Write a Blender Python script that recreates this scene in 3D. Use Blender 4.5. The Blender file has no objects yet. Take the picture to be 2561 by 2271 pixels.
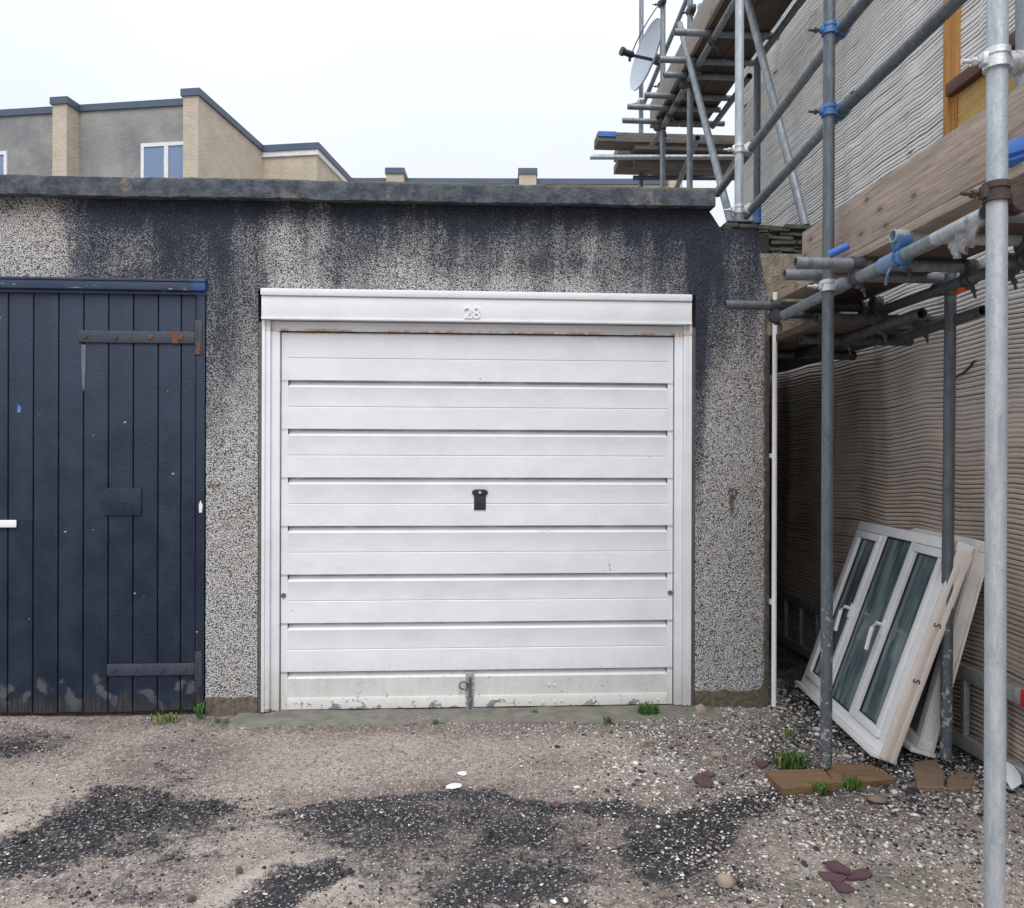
import bpy, bmesh, math, random
import numpy as np
from mathutils import Vector, Matrix, noise as mnoise

random.seed(7)
rng = np.random.default_rng(7)
sc = bpy.context.scene
COL = sc.collection
R = math.radians
K = 1.2529        # enlarged-view pixel -> photograph pixel

# ---------------------------------------------------------------- camera, sky, sun, exposure
FPX, ROLL, YAW, DIST, EYE, CX, CY = 1928.0, .0028, R(3.27), 4.13, 1.336, 1280.5, 1150.0
cd = bpy.data.cameras.new('camera'); cam = bpy.data.objects.new('camera', cd); COL.objects.link(cam)
cd.sensor_width = 36; cd.lens = 36 * FPX / 2561; cd.clip_start = .05; cd.clip_end = 800
cd.shift_y = (CY - 1135.5) / 2561
cam.matrix_world = (Matrix.Translation((0, -DIST, EYE)) @ Matrix.Rotation(-YAW, 4, 'Z')
                    @ Matrix.Rotation(R(90), 4, 'X') @ Matrix.Rotation(ROLL, 4, 'Z'))
sc.camera = cam

SUN_EL, SUN_AZ = 54, 1            # sun high behind the camera, thick cloud
w = bpy.data.worlds.new('World'); sc.world = w; w.use_nodes = True
nt = w.node_tree; nt.nodes.clear()
out = nt.nodes.new('ShaderNodeOutputWorld'); bg = nt.nodes.new('ShaderNodeBackground')
sky = nt.nodes.new('ShaderNodeTexSky'); sky.sky_type = 'NISHITA'; sky.sun_disc = False
sky.sun_elevation = R(SUN_EL); sky.sun_rotation = R(180 + SUN_AZ); sky.air_density = 1.2; sky.dust_density = 4
hsv = nt.nodes.new('ShaderNodeHueSaturation'); hsv.inputs['Saturation'].default_value = .25
mx = nt.nodes.new('ShaderNodeMix'); mx.data_type = 'RGBA'; mx.inputs[0].default_value = .90
# white cloud layer over the clear sky, three times as bright overhead as at the horizon
tc = nt.nodes.new('ShaderNodeTexCoord'); sx3 = nt.nodes.new('ShaderNodeSeparateXYZ'); nt.links.new(tc.outputs['Generated'], sx3.inputs[0])
mr = nt.nodes.new('ShaderNodeMapRange'); nt.links.new(sx3.outputs[2], mr.inputs[0]); mr.inputs[1].default_value = 0; mr.inputs[2].default_value = 1; mr.inputs[3].default_value = .44; mr.inputs[4].default_value = 1.0
cn = nt.nodes.new('ShaderNodeTexNoise'); cn.inputs['Scale'].default_value = 2.2; cn.inputs['Detail'].default_value = 4; nt.links.new(tc.outputs['Generated'], cn.inputs['Vector'])
cr = nt.nodes.new('ShaderNodeMapRange'); nt.links.new(cn.outputs['Fac'], cr.inputs[0]); cr.inputs[1].default_value = .3; cr.inputs[2].default_value = .7; cr.inputs[3].default_value = .95; cr.inputs[4].default_value = 1.04
cm = nt.nodes.new('ShaderNodeMath'); cm.operation = 'MULTIPLY'; nt.links.new(mr.outputs[0], cm.inputs[0]); nt.links.new(cr.outputs[0], cm.inputs[1])
vm = nt.nodes.new('ShaderNodeVectorMath'); vm.operation = 'SCALE'; vm.inputs[0].default_value = (8.95, 9.5, 10.35); nt.links.new(cm.outputs[0], vm.inputs['Scale']); nt.links.new(vm.outputs[0], mx.inputs[7])
nt.links.new(sky.outputs[0], hsv.inputs['Color']); nt.links.new(hsv.outputs[0], mx.inputs[6])
nt.links.new(mx.outputs[2], bg.inputs[0]); bg.inputs[1].default_value = .1
nt.links.new(bg.outputs[0], out.inputs[0])
sd = bpy.data.lights.new('sun', 'SUN'); sun = bpy.data.objects.new('sun', sd); COL.objects.link(sun)
sd.energy = 1.2; sd.angle = R(40); sd.color = (1, .985, .965)
az, el = R(SUN_AZ), R(SUN_EL)     # direction towards the sun: (sin az, -cos az)
tosun = Vector((math.sin(az) * math.cos(el), -math.cos(az) * math.cos(el), math.sin(el)))
sun.rotation_euler = tosun.to_track_quat('Z', 'Y').to_euler(); sun.location = (0, -3, 8)
sc.view_settings.view_transform = 'Standard'; sc.view_settings.look = 'None'
sc.view_settings.exposure = .74; sc.view_settings.gamma = 1

# ---------------------------------------------------------------- measuring: photograph pixel + a known plane -> metres
def ray(px, py):
    dx, dy = px - CX, CY - py
    a = dx * math.cos(ROLL) - dy * math.sin(ROLL); b = dx * math.sin(ROLL) + dy * math.cos(ROLL)
    u, v = a / FPX, b / FPX; c, s = math.cos(YAW), math.sin(YAW)
    return (u * c + s, -u * s + c, v)
def PY(px, py, Y=0.): d = ray(px, py); t = (Y + DIST) / d[1]; return Vector((d[0] * t, Y, EYE + d[2] * t))
def PX(px, py, X): d = ray(px, py); t = X / d[0]; return Vector((X, -DIST + d[1] * t, EYE + d[2] * t))
def PZ(px, py, Z=0.): d = ray(px, py); t = (Z - EYE) / d[2]; return Vector((d[0] * t, -DIST + d[1] * t, Z))
def PD(px, py, z): d = ray(px, py); return Vector((d[0] * z, -DIST + d[1] * z, EYE + d[2] * z))

# ---------------------------------------------------------------- mesh helpers
class MB:
    def __init__(s): s.v = []; s.f = []; s.c = []
    def add(s, vs, fs, M=None, col=None):
        n = len(s.v)
        s.v += [tuple(M @ Vector(p)) if M is not None else tuple(p) for p in vs]
        s.f += [tuple(i + n for i in f) for f in fs]
        s.c += [col or (1, 1, 1)] * len(vs)
        return s
    def box(s, a, b, M=None, bev=0., col=None):
        x0, x1 = sorted((a[0], b[0])); y0, y1 = sorted((a[1], b[1])); z0, z1 = sorted((a[2], b[2]))
        bev = min(bev, (x1 - x0) * .45, (y1 - y0) * .45, (z1 - z0) * .45)
        if bev <= 0:
            vs = [(x0, y0, z0), (x1, y0, z0), (x1, y1, z0), (x0, y1, z0), (x0, y0, z1), (x1, y0, z1), (x1, y1, z1), (x0, y1, z1)]
            return s.add(vs, [(0, 3, 2, 1), (4, 5, 6, 7), (0, 1, 5, 4), (1, 2, 6, 5), (2, 3, 7, 6), (3, 0, 4, 7)], M, col)
        bm = bmesh.new(); bmesh.ops.create_cube(bm, size=1)
        for q in bm.verts: q.co = Vector(((x0 + x1) / 2 + q.co.x * (x1 - x0), (y0 + y1) / 2 + q.co.y * (y1 - y0), (z0 + z1) / 2 + q.co.z * (z1 - z0)))
        bmesh.ops.bevel(bm, geom=list(bm.edges), offset=bev, segments=2, affect='EDGES', profile=.6)
        bm.verts.index_update()
        s.add([tuple(q.co) for q in bm.verts], [tuple(q.index for q in f.verts) for f in bm.faces], M, col); bm.free(); return s
    def tube(s, p, q, r, n=14, hollow=False, r2=None, col=None, wall=.004):
        p, q = Vector(p), Vector(q); ax = (q - p).normalized()
        up = Vector((0, 0, 1)) if abs(ax.z) < .9 else Vector((1, 0, 0))
        e1 = ax.cross(up).normalized(); e2 = ax.cross(e1)
        r2 = r if r2 is None else r2
        ring = lambda c, rr: [c + (e1 * math.cos(2 * math.pi * k / n) + e2 * math.sin(2 * math.pi * k / n)) * rr for k in range(n)]
        if not hollow:
            vs = ring(p, r) + ring(q, r2); fs = [(k, (k + 1) % n, n + (k + 1) % n, n + k) for k in range(n)]
            fs += [tuple(range(n - 1, -1, -1)), tuple(range(n, 2 * n))]
        else:
            d = ax * min(.12, (q - p).length * .4)
            rs = [ring(p + d, r - wall), ring(p, r - wall), ring(p, r), ring(q, r2), ring(q, r2 - wall), ring(q - d, r2 - wall)]
            vs = sum(rs, []); fs = []
            for j in range(5): fs += [(j * n + k, j * n + (k + 1) % n, (j + 1) * n + (k + 1) % n, (j + 1) * n + k) for k in range(n)]
            fs += [tuple(range(n - 1, -1, -1)), tuple(range(5 * n, 6 * n))]
        return s.add(vs, fs, None, col)
    def path(s, pts, r, n=8, col=None):
        pts = [Vector(p) for p in pts]; vs = []; fs = []
        for i, p in enumerate(pts):
            ax = (pts[min(i + 1, len(pts) - 1)] - pts[max(i - 1, 0)]).normalized()
            up = Vector((0, 0, 1)) if abs(ax.z) < .9 else Vector((1, 0, 0))
            e1 = ax.cross(up).normalized(); e2 = ax.cross(e1)
            vs += [p + (e1 * math.cos(2 * math.pi * k / n) + e2 * math.sin(2 * math.pi * k / n)) * r for k in range(n)]
        for i in range(len(pts) - 1): fs += [(i * n + k, i * n + (k + 1) % n, (i + 1) * n + (k + 1) % n, (i + 1) * n + k) for k in range(n)]
        fs += [tuple(range(n - 1, -1, -1)), tuple(range((len(pts) - 1) * n, len(pts) * n))]
        return s.add(vs, fs, None, col)
    def prism(s, poly, d, M=None, col=None):
        """polygon in xy (x, y pairs), extruded from z=0 to z=d"""
        n = len(poly); vs = [(x, y, 0) for x, y in poly] + [(x, y, d) for x, y in poly]
        fs = [tuple(range(n - 1, -1, -1)), tuple(range(n, 2 * n))] + [(k, (k + 1) % n, n + (k + 1) % n, n + k) for k in range(n)]
        return s.add(vs, fs, M, col)
    def build(s, name, mat, parent=None, smooth=True, colattr=False):
        me = bpy.data.meshes.new(name); off = wloc(parent) if parent else Vector()
        me.from_pydata([tuple(Vector(p) - off) for p in s.v], [], s.f); me.validate()
        bm = bmesh.new(); bm.from_mesh(me); bmesh.ops.recalc_face_normals(bm, faces=bm.faces); bm.to_mesh(me); bm.free()
        if colattr and len(me.vertices) == len(s.c):
            at = me.color_attributes.new('col', 'FLOAT_COLOR', 'POINT')
            at.data.foreach_set('color', np.c_[np.array(s.c, dtype=np.float32), np.ones(len(s.c), dtype=np.float32)].ravel())
        return link(name, me, mat, parent, smooth)
def wloc(o):
    v = Vector()
    while o is not None: v = v + o.location; o = o.parent
    return v
def link(name, me, mat, parent=None, smooth=True):
    me.materials.append(mat)
    if smooth:
        me.polygons.foreach_set('use_smooth', [True] * len(me.polygons)); me.set_sharp_from_angle(angle=R(35))
    o = bpy.data.objects.new(name, me); COL.objects.link(o)
    if parent: o.parent = parent
    return o
def gridmesh(name, mat, V, mask=None, parent=None, attrs=None, smooth=True):
    """V: (rows, cols, 3) array of points; mask: (rows-1, cols-1) cells to keep; attrs: name -> (rows, cols)"""
    r, c, _ = V.shape; off = wloc(parent) if parent else Vector()
    idx = np.arange(r * c).reshape(r, c)
    q = np.stack([idx[:-1, :-1], idx[:-1, 1:], idx[1:, 1:], idx[1:, :-1]], -1)
    q = q[mask] if mask is not None else q.reshape(-1, 4)
    me = bpy.data.meshes.new(name); me.vertices.add(r * c)
    me.vertices.foreach_set('co', (V - np.array(off)).astype(np.float32).ravel())
    n = len(q); me.loops.add(n * 4); me.loops.foreach_set('vertex_index', q.ravel().astype(np.int32))
    me.polygons.add(n); me.polygons.foreach_set('loop_start', np.arange(0, n * 4, 4, dtype=np.int32))
    me.update(calc_edges=True)
    for k, a in (attrs or {}).items():
        at = me.attributes.new(k, 'FLOAT', 'POINT'); at.data.foreach_set('value', a.astype(np.float32).ravel())
    me.materials.append(mat)
    me.polygons.foreach_set('use_smooth', [smooth] * n)
    o = bpy.data.objects.new(name, me); COL.objects.link(o)
    if parent: o.parent = parent
    return o
def tag(o, label=None, cat=None, group=None, kind=None):
    for k, v in (('label', label), ('category', cat), ('group', group), ('kind', kind)):
        if v: o[k] = v
    return o
def thing(name, label, cat, loc=(0, 0, 0), group=None):
    o = bpy.data.objects.new(name, None); COL.objects.link(o); o.location = loc; o.empty_display_size = .2
    return tag(o, label, cat, group)
_lat = rng.random((64, 64))
def vnoise(x, y, s=1.0, seed=0):
    """smooth value noise on arrays, 0..1"""
    x = np.asarray(x, float) * s + seed * 7.13; y = np.asarray(y, float) * s + seed * 3.71
    xi = np.floor(x).astype(int); yi = np.floor(y).astype(int); fx = x - xi; fy = y - yi
    fx = fx * fx * (3 - 2 * fx); fy = fy * fy * (3 - 2 * fy); L = lambda i, j: _lat[i % 64, j % 64]
    return (L(xi, yi) * (1 - fx) + L(xi + 1, yi) * fx) * (1 - fy) + (L(xi, yi + 1) * (1 - fx) + L(xi + 1, yi + 1) * fx) * fy
def fbm(x, y, s=1.0, seed=0, o=4): return sum(vnoise(x, y, s * 2 ** k, seed + k) * .5 ** k for k in range(o)) / sum(.5 ** k for k in range(o))
def sstep(a, b, x): t = np.clip((np.asarray(x, float) - a) / (b - a), 0, 1); return t * t * (3 - 2 * t)

# ---------------------------------------------------------------- material helpers
class Mat:
    def __init__(s, name, rough=.8, metal=0., spec=.5):
        s.m = bpy.data.materials.new(name); s.m.use_nodes = True; s.t = s.m.node_tree; s.n = s.t.nodes
        s.b = s.n['Principled BSDF']; s.b.inputs['Roughness'].default_value = rough; s.b.inputs['Metallic'].default_value = metal
        s.b.inputs['Specular IOR Level'].default_value = spec
        s.geo = s.n.new('ShaderNodeNewGeometry'); s.pos = s.geo.outputs['Position']
    def L(s, a, b): s.t.links.new(a, b)
    def inp(s, sock, v):
        if hasattr(v, 'is_linked') or hasattr(v, 'links'): s.L(v, sock)
        elif isinstance(v, tuple) and len(v) == 3 and sock.type == 'RGBA': sock.default_value = (*v, 1)
        else: sock.default_value = v
    def map(s, sc=(1, 1, 1), rot=(0, 0, 0), src=None):
        n = s.n.new('ShaderNodeMapping'); s.L(src or s.pos, n.inputs[0]); n.inputs['Scale'].default_value = sc; n.inputs['Rotation'].default_value = rot
        return n.outputs[0]
    def obj(s): return s.n.new('ShaderNodeTexCoord').outputs['Object']
    def noise(s, scale, detail=4, rough=.6, vec=None, dist=0.):
        n = s.n.new('ShaderNodeTexNoise'); s.L(vec or s.pos, n.inputs['Vector']); n.inputs['Scale'].default_value = scale
        n.inputs['Detail'].default_value = detail; n.inputs['Roughness'].default_value = rough; n.inputs['Distortion'].default_value = dist
        return n.outputs['Fac']
    def voro(s, scale, vec=None, feat='F1', rnd=1.):
        n = s.n.new('ShaderNodeTexVoronoi'); s.L(vec or s.pos, n.inputs['Vector']); n.inputs['Scale'].default_value = scale; n.feature = feat
        n.inputs['Randomness'].default_value = rnd
        return n
    def ramp(s, v, a, b, c0=0., c1=1.):
        n = s.n.new('ShaderNodeMapRange'); s.inp(n.inputs[0], v)
        n.inputs[1].default_value = a; n.inputs[2].default_value = b; n.inputs[3].default_value = c0; n.inputs[4].default_value = c1
        n.interpolation_type = 'SMOOTHSTEP'; return n.outputs[0]
    def math(s, op, a, b=0.):
        n = s.n.new('ShaderNodeMath'); n.operation = op; s.inp(n.inputs[0], a); s.inp(n.inputs[1], b); return n.outputs[0]
    def mix(s, f, a, b, mode='MIX'):
        n = s.n.new('ShaderNodeMix'); n.data_type = 'RGBA'; n.blend_type = mode; s.inp(n.inputs[0], f); s.inp(n.inputs[6], a); s.inp(n.inputs[7], b); return n.outputs[2]
    def attr(s, name, out='Fac'):
        n = s.n.new('ShaderNodeAttribute'); n.attribute_name = name; return n.outputs[out]
    def sep(s, v=None):
        n = s.n.new('ShaderNodeSeparateXYZ'); s.L(v or s.pos, n.inputs[0]); return n.outputs
    def rnd(s): return s.n.new('ShaderNodeObjectInfo').outputs['Random']
    def bump(s, h, dist=.01, strength=1.):
        n = s.n.new('ShaderNodeBump'); s.L(h, n.inputs['Height']); n.inputs['Distance'].default_value = dist; n.inputs['Strength'].default_value = strength
        s.L(n.outputs[0], s.b.inputs['Normal'])
    def col(s, c): s.inp(s.b.inputs['Base Color'], c); return s
    def rough(s, r): s.inp(s.b.inputs['Roughness'], r); return s

def simple(name, c, c2=None, rough=.7, metal=0., nscale=12, amt=.5, bump=0., bscale=60, stretch=(1, 1, 1), spec=.5):
    m = Mat(name, rough, metal, spec); v = m.map(stretch)
    f = m.ramp(m.noise(nscale, 5, .65, v), .5 - amt / 2, .5 + amt / 2)
    m.col(m.mix(f, c, c2 or tuple(x * .75 for x in c)))
    if bump: m.bump(m.noise(bscale, 4, .6, v), bump)
    return m.m

# -- setting
M = {}
def mk_roughcast():
    m = Mat('pebble_dash', .9, spec=.25); vec = m.map((1, 1, 1.15))
    v = m.voro(160, vec); dist = v.outputs['Distance']; cell = v.outputs['Color']
    cs = m.n.new('ShaderNodeSeparateColor'); m.L(cell, cs.inputs[0]); r1, r2 = cs.outputs[0], cs.outputs[1]
    n1 = m.noise(7, 5, .7, m.map((1, 1, .55))); n2 = m.noise(30, 4, .7)
    st = m.attr('stain')
    s = m.math('ADD', st, m.math('MULTIPLY', m.math('SUBTRACT', n1, .5), 1.0)); s = m.math('ADD', s, m.math('MULTIPLY', m.math('SUBTRACT', n2, .5), .35)); drip = m.noise(8, 4, .65, m.map((1, 1, .10))); s = m.math('ADD', s, m.math('MULTIPLY', m.math('SUBTRACT', drip, .5), m.ramp(m.sep()[2], 1.5, 2.6, .15, 1.7)))
    s = m.ramp(s, -.15, 1.30)                                     # 0 clean, 1 black with algae
    chip = m.mix(m.ramp(r1, .15, .85), (.42, .415, .412), (.74, .735, .725))
    chip = m.mix(m.ramp(r2, .93, .95), chip, (.32, .24, .21))
    chip = m.mix(m.ramp(m.noise(3, 3), .4, .7), chip, m.mix(.35, chip, (.50, .45, .40)))
    dchip = m.mix(m.ramp(r2, .45, .95), (.075, .085, .112), (.33, .335, .355))
    lost = m.ramp(m.math('ADD', m.math('MULTIPLY', r1, .6), m.math('MULTIPLY', s, 1.2)), .55, 1.15); dchip = m.mix(m.ramp(s, .75, 1.0, 0, .8), dchip, (.030, .037, .055))
    chip = m.mix(lost, chip, dchip)
    gapw = m.math('ADD', .58, m.math('MULTIPLY', s, -.08))
    gap = m.ramp(m.math('SUBTRACT', dist, gapw), -.10, .10)
    gcol = m.mix(s, (.080, .074, .070), (.024, .030, .045))
    c = m.mix(gap, chip, gcol)
    br = m.attr('bare')
    bare = m.ramp(m.math('ADD', br, m.math('MULTIPLY', m.math('SUBTRACT', m.noise(16, 5, .7), .5), .9)), .35, .6)
    bc = m.mix(m.ramp(m.noise(40, 5, .7), .35, .65), (.085, .07, .055), (.17, .14, .105))
    c = m.mix(bare, c, bc); m.col(c)
    h = m.math('MULTIPLY', m.math('SUBTRACT', 1., dist), m.math('SUBTRACT', 1., m.math('MULTIPLY', bare, .8)))
    m.bump(h, .006, .9); return m.m
M['dash'] = mk_roughcast()
def mk_ground():
    m = Mat('yard_ground', .85, spec=.3); tar = m.attr('tar'); pale = m.attr('pale'); wet = m.attr('wet')
    n1 = m.noise(9, 6, .72); n2 = m.noise(45, 5, .7); n3 = m.noise(2.2, 4, .6)
    t = m.math('ADD', tar, m.math('MULTIPLY', m.math('SUBTRACT', n1, .5), 1.25)); t = m.math('ADD', t, m.math('MULTIPLY', m.math('SUBTRACT', n2, .5), 1.0))
    t = m.ramp(t, .30, .80); dust = m.ramp(m.math('ADD', m.noise(5, 6, .75), m.math('MULTIPLY', m.math('SUBTRACT', n2, .5), .6)), .48, .74, 1., .45); t = m.math('MULTIPLY', t, dust)
    silt = m.mix(m.ramp(n3, .35, .65), (.37, .30, .255), (.47, .395, .345))
    silt = m.mix(m.ramp(n2, .38, .75), silt, (.20, .175, .155))
    p = m.ramp(m.math('ADD', pale, m.math('MULTIPLY', m.math('SUBTRACT', n1, .5), .6)), .3, .8)
    silt = m.mix(m.math('MULTIPLY', p, .8), silt, (.56, .50, .44))
    dm = m.ramp(m.math('ADD', m.attr('damp'), m.math('ADD', m.math('MULTIPLY', m.math('SUBTRACT', n1, .5), 1.0), m.math('MULTIPLY', m.math('SUBTRACT', n2, .5), .7))), .1, .95)
    silt = m.mix(m.math('MULTIPLY', dm, .88), silt, (.115, .088, .082))
    v = m.voro(150); cs = m.n.new('ShaderNodeSeparateColor'); m.L(v.outputs['Color'], cs.inputs[0])
    grit = m.mix(m.ramp(cs.outputs[0], .2, .8), (.016, .015, .019), (.055, .052, .058)); grit = m.mix(m.ramp(cs.outputs[1], .90, .94), grit, (.40, .38, .35))
    sp = m.mix(m.ramp(cs.outputs[2], .80, .88), silt, m.mix(m.ramp(cs.outputs[0], .3, .7), (.12, .105, .10), (.55, .51, .47)))
    sp = m.mix(m.ramp(p, .3, .8), sp, silt)
    c = m.mix(t, sp, grit)
    moss = m.ramp(m.math('ADD', wet, m.math('MULTIPLY', m.math('SUBTRACT', n1, .5), .8)), .4, .8)
    c = m.mix(m.math('MULTIPLY', moss, .55), c, (.085, .085, .06)); m.col(c)
    m.rough(m.ramp(t, 0, 1, .9, .55))
    m.bump(m.math('ADD', m.math('MULTIPLY', v.outputs['Distance'], .5), m.math('ADD', n2, m.math('MULTIPLY', n1, 1.5))), .012, .8); return m.m
M['ground'] = mk_ground()
def mk_render():
    m = Mat('combed_render', .9, spec=.25); z = m.sep()[2]
    n = m.noise(2.5, 5, .65); n2 = m.noise(25, 4, .7)
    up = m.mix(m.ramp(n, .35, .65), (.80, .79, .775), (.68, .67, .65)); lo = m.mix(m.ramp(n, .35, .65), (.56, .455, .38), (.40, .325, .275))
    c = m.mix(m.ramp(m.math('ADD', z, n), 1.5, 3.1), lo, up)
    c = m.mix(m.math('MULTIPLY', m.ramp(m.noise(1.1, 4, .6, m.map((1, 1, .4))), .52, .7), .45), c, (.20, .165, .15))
    c = m.mix(m.ramp(n2, .5, .8, 0, .25), c, (.3, .28, .26))
    g = m.attr('groove'); c = m.mix(m.math('MULTIPLY', g, .97), c, (.05, .045, .042)); m.col(c)  # grooves coloured near black: their shade painted in, with some dirt
    m.bump(n2, .004); return m.m
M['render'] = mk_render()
def mk_slab():
    m = Mat('stained_concrete', .85, spec=.3); n = m.noise(14, 6, .7); x = m.sep()
    c = m.mix(m.ramp(n, .35, .65), (.050, .062, .084), (.125, .138, .160))
    lich = m.ramp(m.noise(5.5, 3, .55), .62, .72); c = m.mix(m.math('MULTIPLY', lich, m.ramp(m.noise(40, 4), .35, .6)), c, (.23, .21, .16))
    c = m.mix(m.ramp(m.math('ADD', x[2], m.math('MULTIPLY', n, .03)), 2.785, 2.80), c, (.16, .155, .13)); m.col(c)
    m.bump(m.noise(55, 5, .7), .012); return m.m
M['slab'] = mk_slab()
def mk_white(name, base=(.755, .77, .80), rust=False, dirt=1.):
    m = Mat(name, .38, spec=.4); x = m.sep(); n = m.noise(18, 5, .7, m.map((1, 1, 1))); ns = m.noise(26, 5, .75, m.map((1, 1, .22)))
    c = m.mix(m.ramp(m.noise(3.5, 4, .6), .35, .7), base, tuple(b * .93 for b in base))
    low = m.ramp(m.math('ADD', x[2], m.math('MULTIPLY', m.math('SUBTRACT', ns, .5), .35)), .0, .30)      # splashed dirt at the foot
    c = m.mix(m.math('MULTIPLY', m.math('SUBTRACT', 1., low), .55 * dirt), c, (.50, .46, .38))
    fl = m.math('MULTIPLY', m.ramp(m.noise(55, 3, .6), .66, .70), m.ramp(x[2], .0, .34, 1., 0.))
    c = m.mix(fl, c, (.15, .14, .13))
    chip = m.ramp(m.math('SUBTRACT', m.noise(13, 4, .6, m.map((1, 1, 1.3))), m.math('MULTIPLY', x[2], 3.2)), .50, .53)
    c = m.mix(m.math('MULTIPLY', chip, dirt), c, m.mix(m.ramp(n, .45, .55), (.18, .21, .25), (.30, .26, .2)))
    sp = m.ramp(m.voro(9).outputs['Distance'], .05, .035); c = m.mix(m.math('MULTIPLY', sp, m.ramp(m.noise(6), .5, .6)), c, (.33, .31, .29))
    if not rust:
        def spot(px, py, sx_, sz_):
            q = PY(px * K, py * K, .03); dx_ = m.math('DIVIDE', m.math('SUBTRACT', x[0], q.x), sx_); dz_ = m.math('DIVIDE', m.math('SUBTRACT', x[2], q.z), sz_)
            return m.ramp(m.math('ADD', m.math('MULTIPLY', dx_, dx_), m.math('MULTIPLY', dz_, dz_)), 1, .1)
        c = m.mix(m.math('MULTIPLY', spot(1092, 1061, .05, .010), m.ramp(m.noise(34, 4, .7), .46, .6)), c, (.50, .24, .05))
        c = m.mix(m.math('MULTIPLY', spot(1213, 1135, .035, .06), m.ramp(m.noise(60, 5, .75), .56, .62)), c, (.25, .22, .19))
        c = m.mix(m.math('MULTIPLY', m.ramp(m.noise(2.2, 5, .7, m.map((1, 1, 2.5))), .48, .75), .22), c, (.56, .56, .56))
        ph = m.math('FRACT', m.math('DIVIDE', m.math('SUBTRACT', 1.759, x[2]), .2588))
        rib_shade = m.math('MULTIPLY', m.ramp(ph, .0, .006), m.ramp(m.math('ADD', ph, m.math('MULTIPLY', n, -.05)), .0, .05, 1, 0))  # shadow line under each rib step, painted into the colour
        c = m.mix(m.math('MULTIPLY', rib_shade, m.ramp(m.noise(5, 3, .6, m.map((1, 1, .1))), .25, .6, .35, .8)), c, (.24, .22, .20))
    if rust:
        band = m.math('MULTIPLY', m.ramp(x[2], 2.006, 2.012), m.ramp(m.math('ADD', x[2], m.math('MULTIPLY', n, .03)), 2.027, 2.050, 1, 0))
        rn = m.math('MULTIPLY', m.ramp(m.noise(3.0, 3, .6, m.map((1, 0, 0))), .40, .52), m.ramp(m.noise(30, 3, .6), .36, .52))
        c = m.mix(m.math('MULTIPLY', band, rn), c, m.mix(m.ramp(n, .4, .6), (.42, .17, .03), (.60, .33, .10)))
    m.col(c); m.bump(m.math('ADD', m.noise(9, 3, .5), m.math('MULTIPLY', m.noise(2.6, 2, .5), 2.5)), .0045); return m.m
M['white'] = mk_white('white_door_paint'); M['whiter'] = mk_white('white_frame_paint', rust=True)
def mk_blue():
    m = Mat('dark_blue_paint', .55, spec=.28); x = m.sep(); g = m.noise(14, 5, .7, m.map((6, 6, .35))); n = m.noise(6, 4, .6)
    c = m.mix(m.ramp(n, .35, .65), (.013, .021, .039), (.022, .033, .055)); c = m.mix(m.ramp(m.math('ADD', x[2], n), 1.2, 2.7), c, m.mix(.6, c, (.040, .056, .090))); c = m.mix(m.ramp(g, .5, .8, 0, .6), c, (.032, .044, .074))
    pl = m.noise(1, 1, .5, m.map((8, 1, .15))); c = m.mix(m.ramp(pl, .35, .65, 0, .45), c, m.mix(.5, c, (.006, .012, .028)))
    edge = m.math('ADD', x[2], m.math('MULTIPLY', m.math('SUBTRACT', m.noise(11, 3, .5, m.map((1, 1, .12))), .5), .30))
    worn = m.ramp(edge, .03, .11, 1, 0); worn2 = m.math('MULTIPLY', m.ramp(edge, .15, .19, 1, 0), m.ramp(m.noise(11, 3, .5), .53, .60))
    c = m.mix(m.math('MULTIPLY', worn2, .6), c, (.14, .145, .155)); c = m.mix(worn, c, m.mix(m.ramp(g, .4, .6), (.028, .028, .032), (.062, .058, .056)))
    f1 = m.math('MULTIPLY', m.ramp(m.voro(7.5, m.map((1, 1, 1.5))).outputs['Distance'], .055, .04), m.ramp(m.noise(5), .45, .55)); c = m.mix(f1, c, (.38, .40, .44))
    m.col(c); m.rough(m.ramp(n, .3, .7, .42, .6)); m.bump(m.math('ADD', g, m.noise(70, 3)), .003); return m.m
M['blue'] = mk_blue()
def mk_bluetrim():
    m = Mat('flaking_blue_trim', .45); n = m.noise(9, 5, .7, m.map((.6, 1, 3)))
    c = m.mix(m.ramp(n, .4, .62), (.015, .032, .078), (.028, .042, .07)); c = m.mix(m.ramp(m.noise(22, 4, .7, m.map((.5, 1, 2))), .62, .72), c, (.28, .36, .5))
    x = m.sep(); c = m.mix(m.ramp(x[0], -1.45, -1.42), c, (.022, .062, .20)); m.col(c); m.bump(n, .004); return m.m
M['bluetrim'] = mk_bluetrim()
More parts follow.
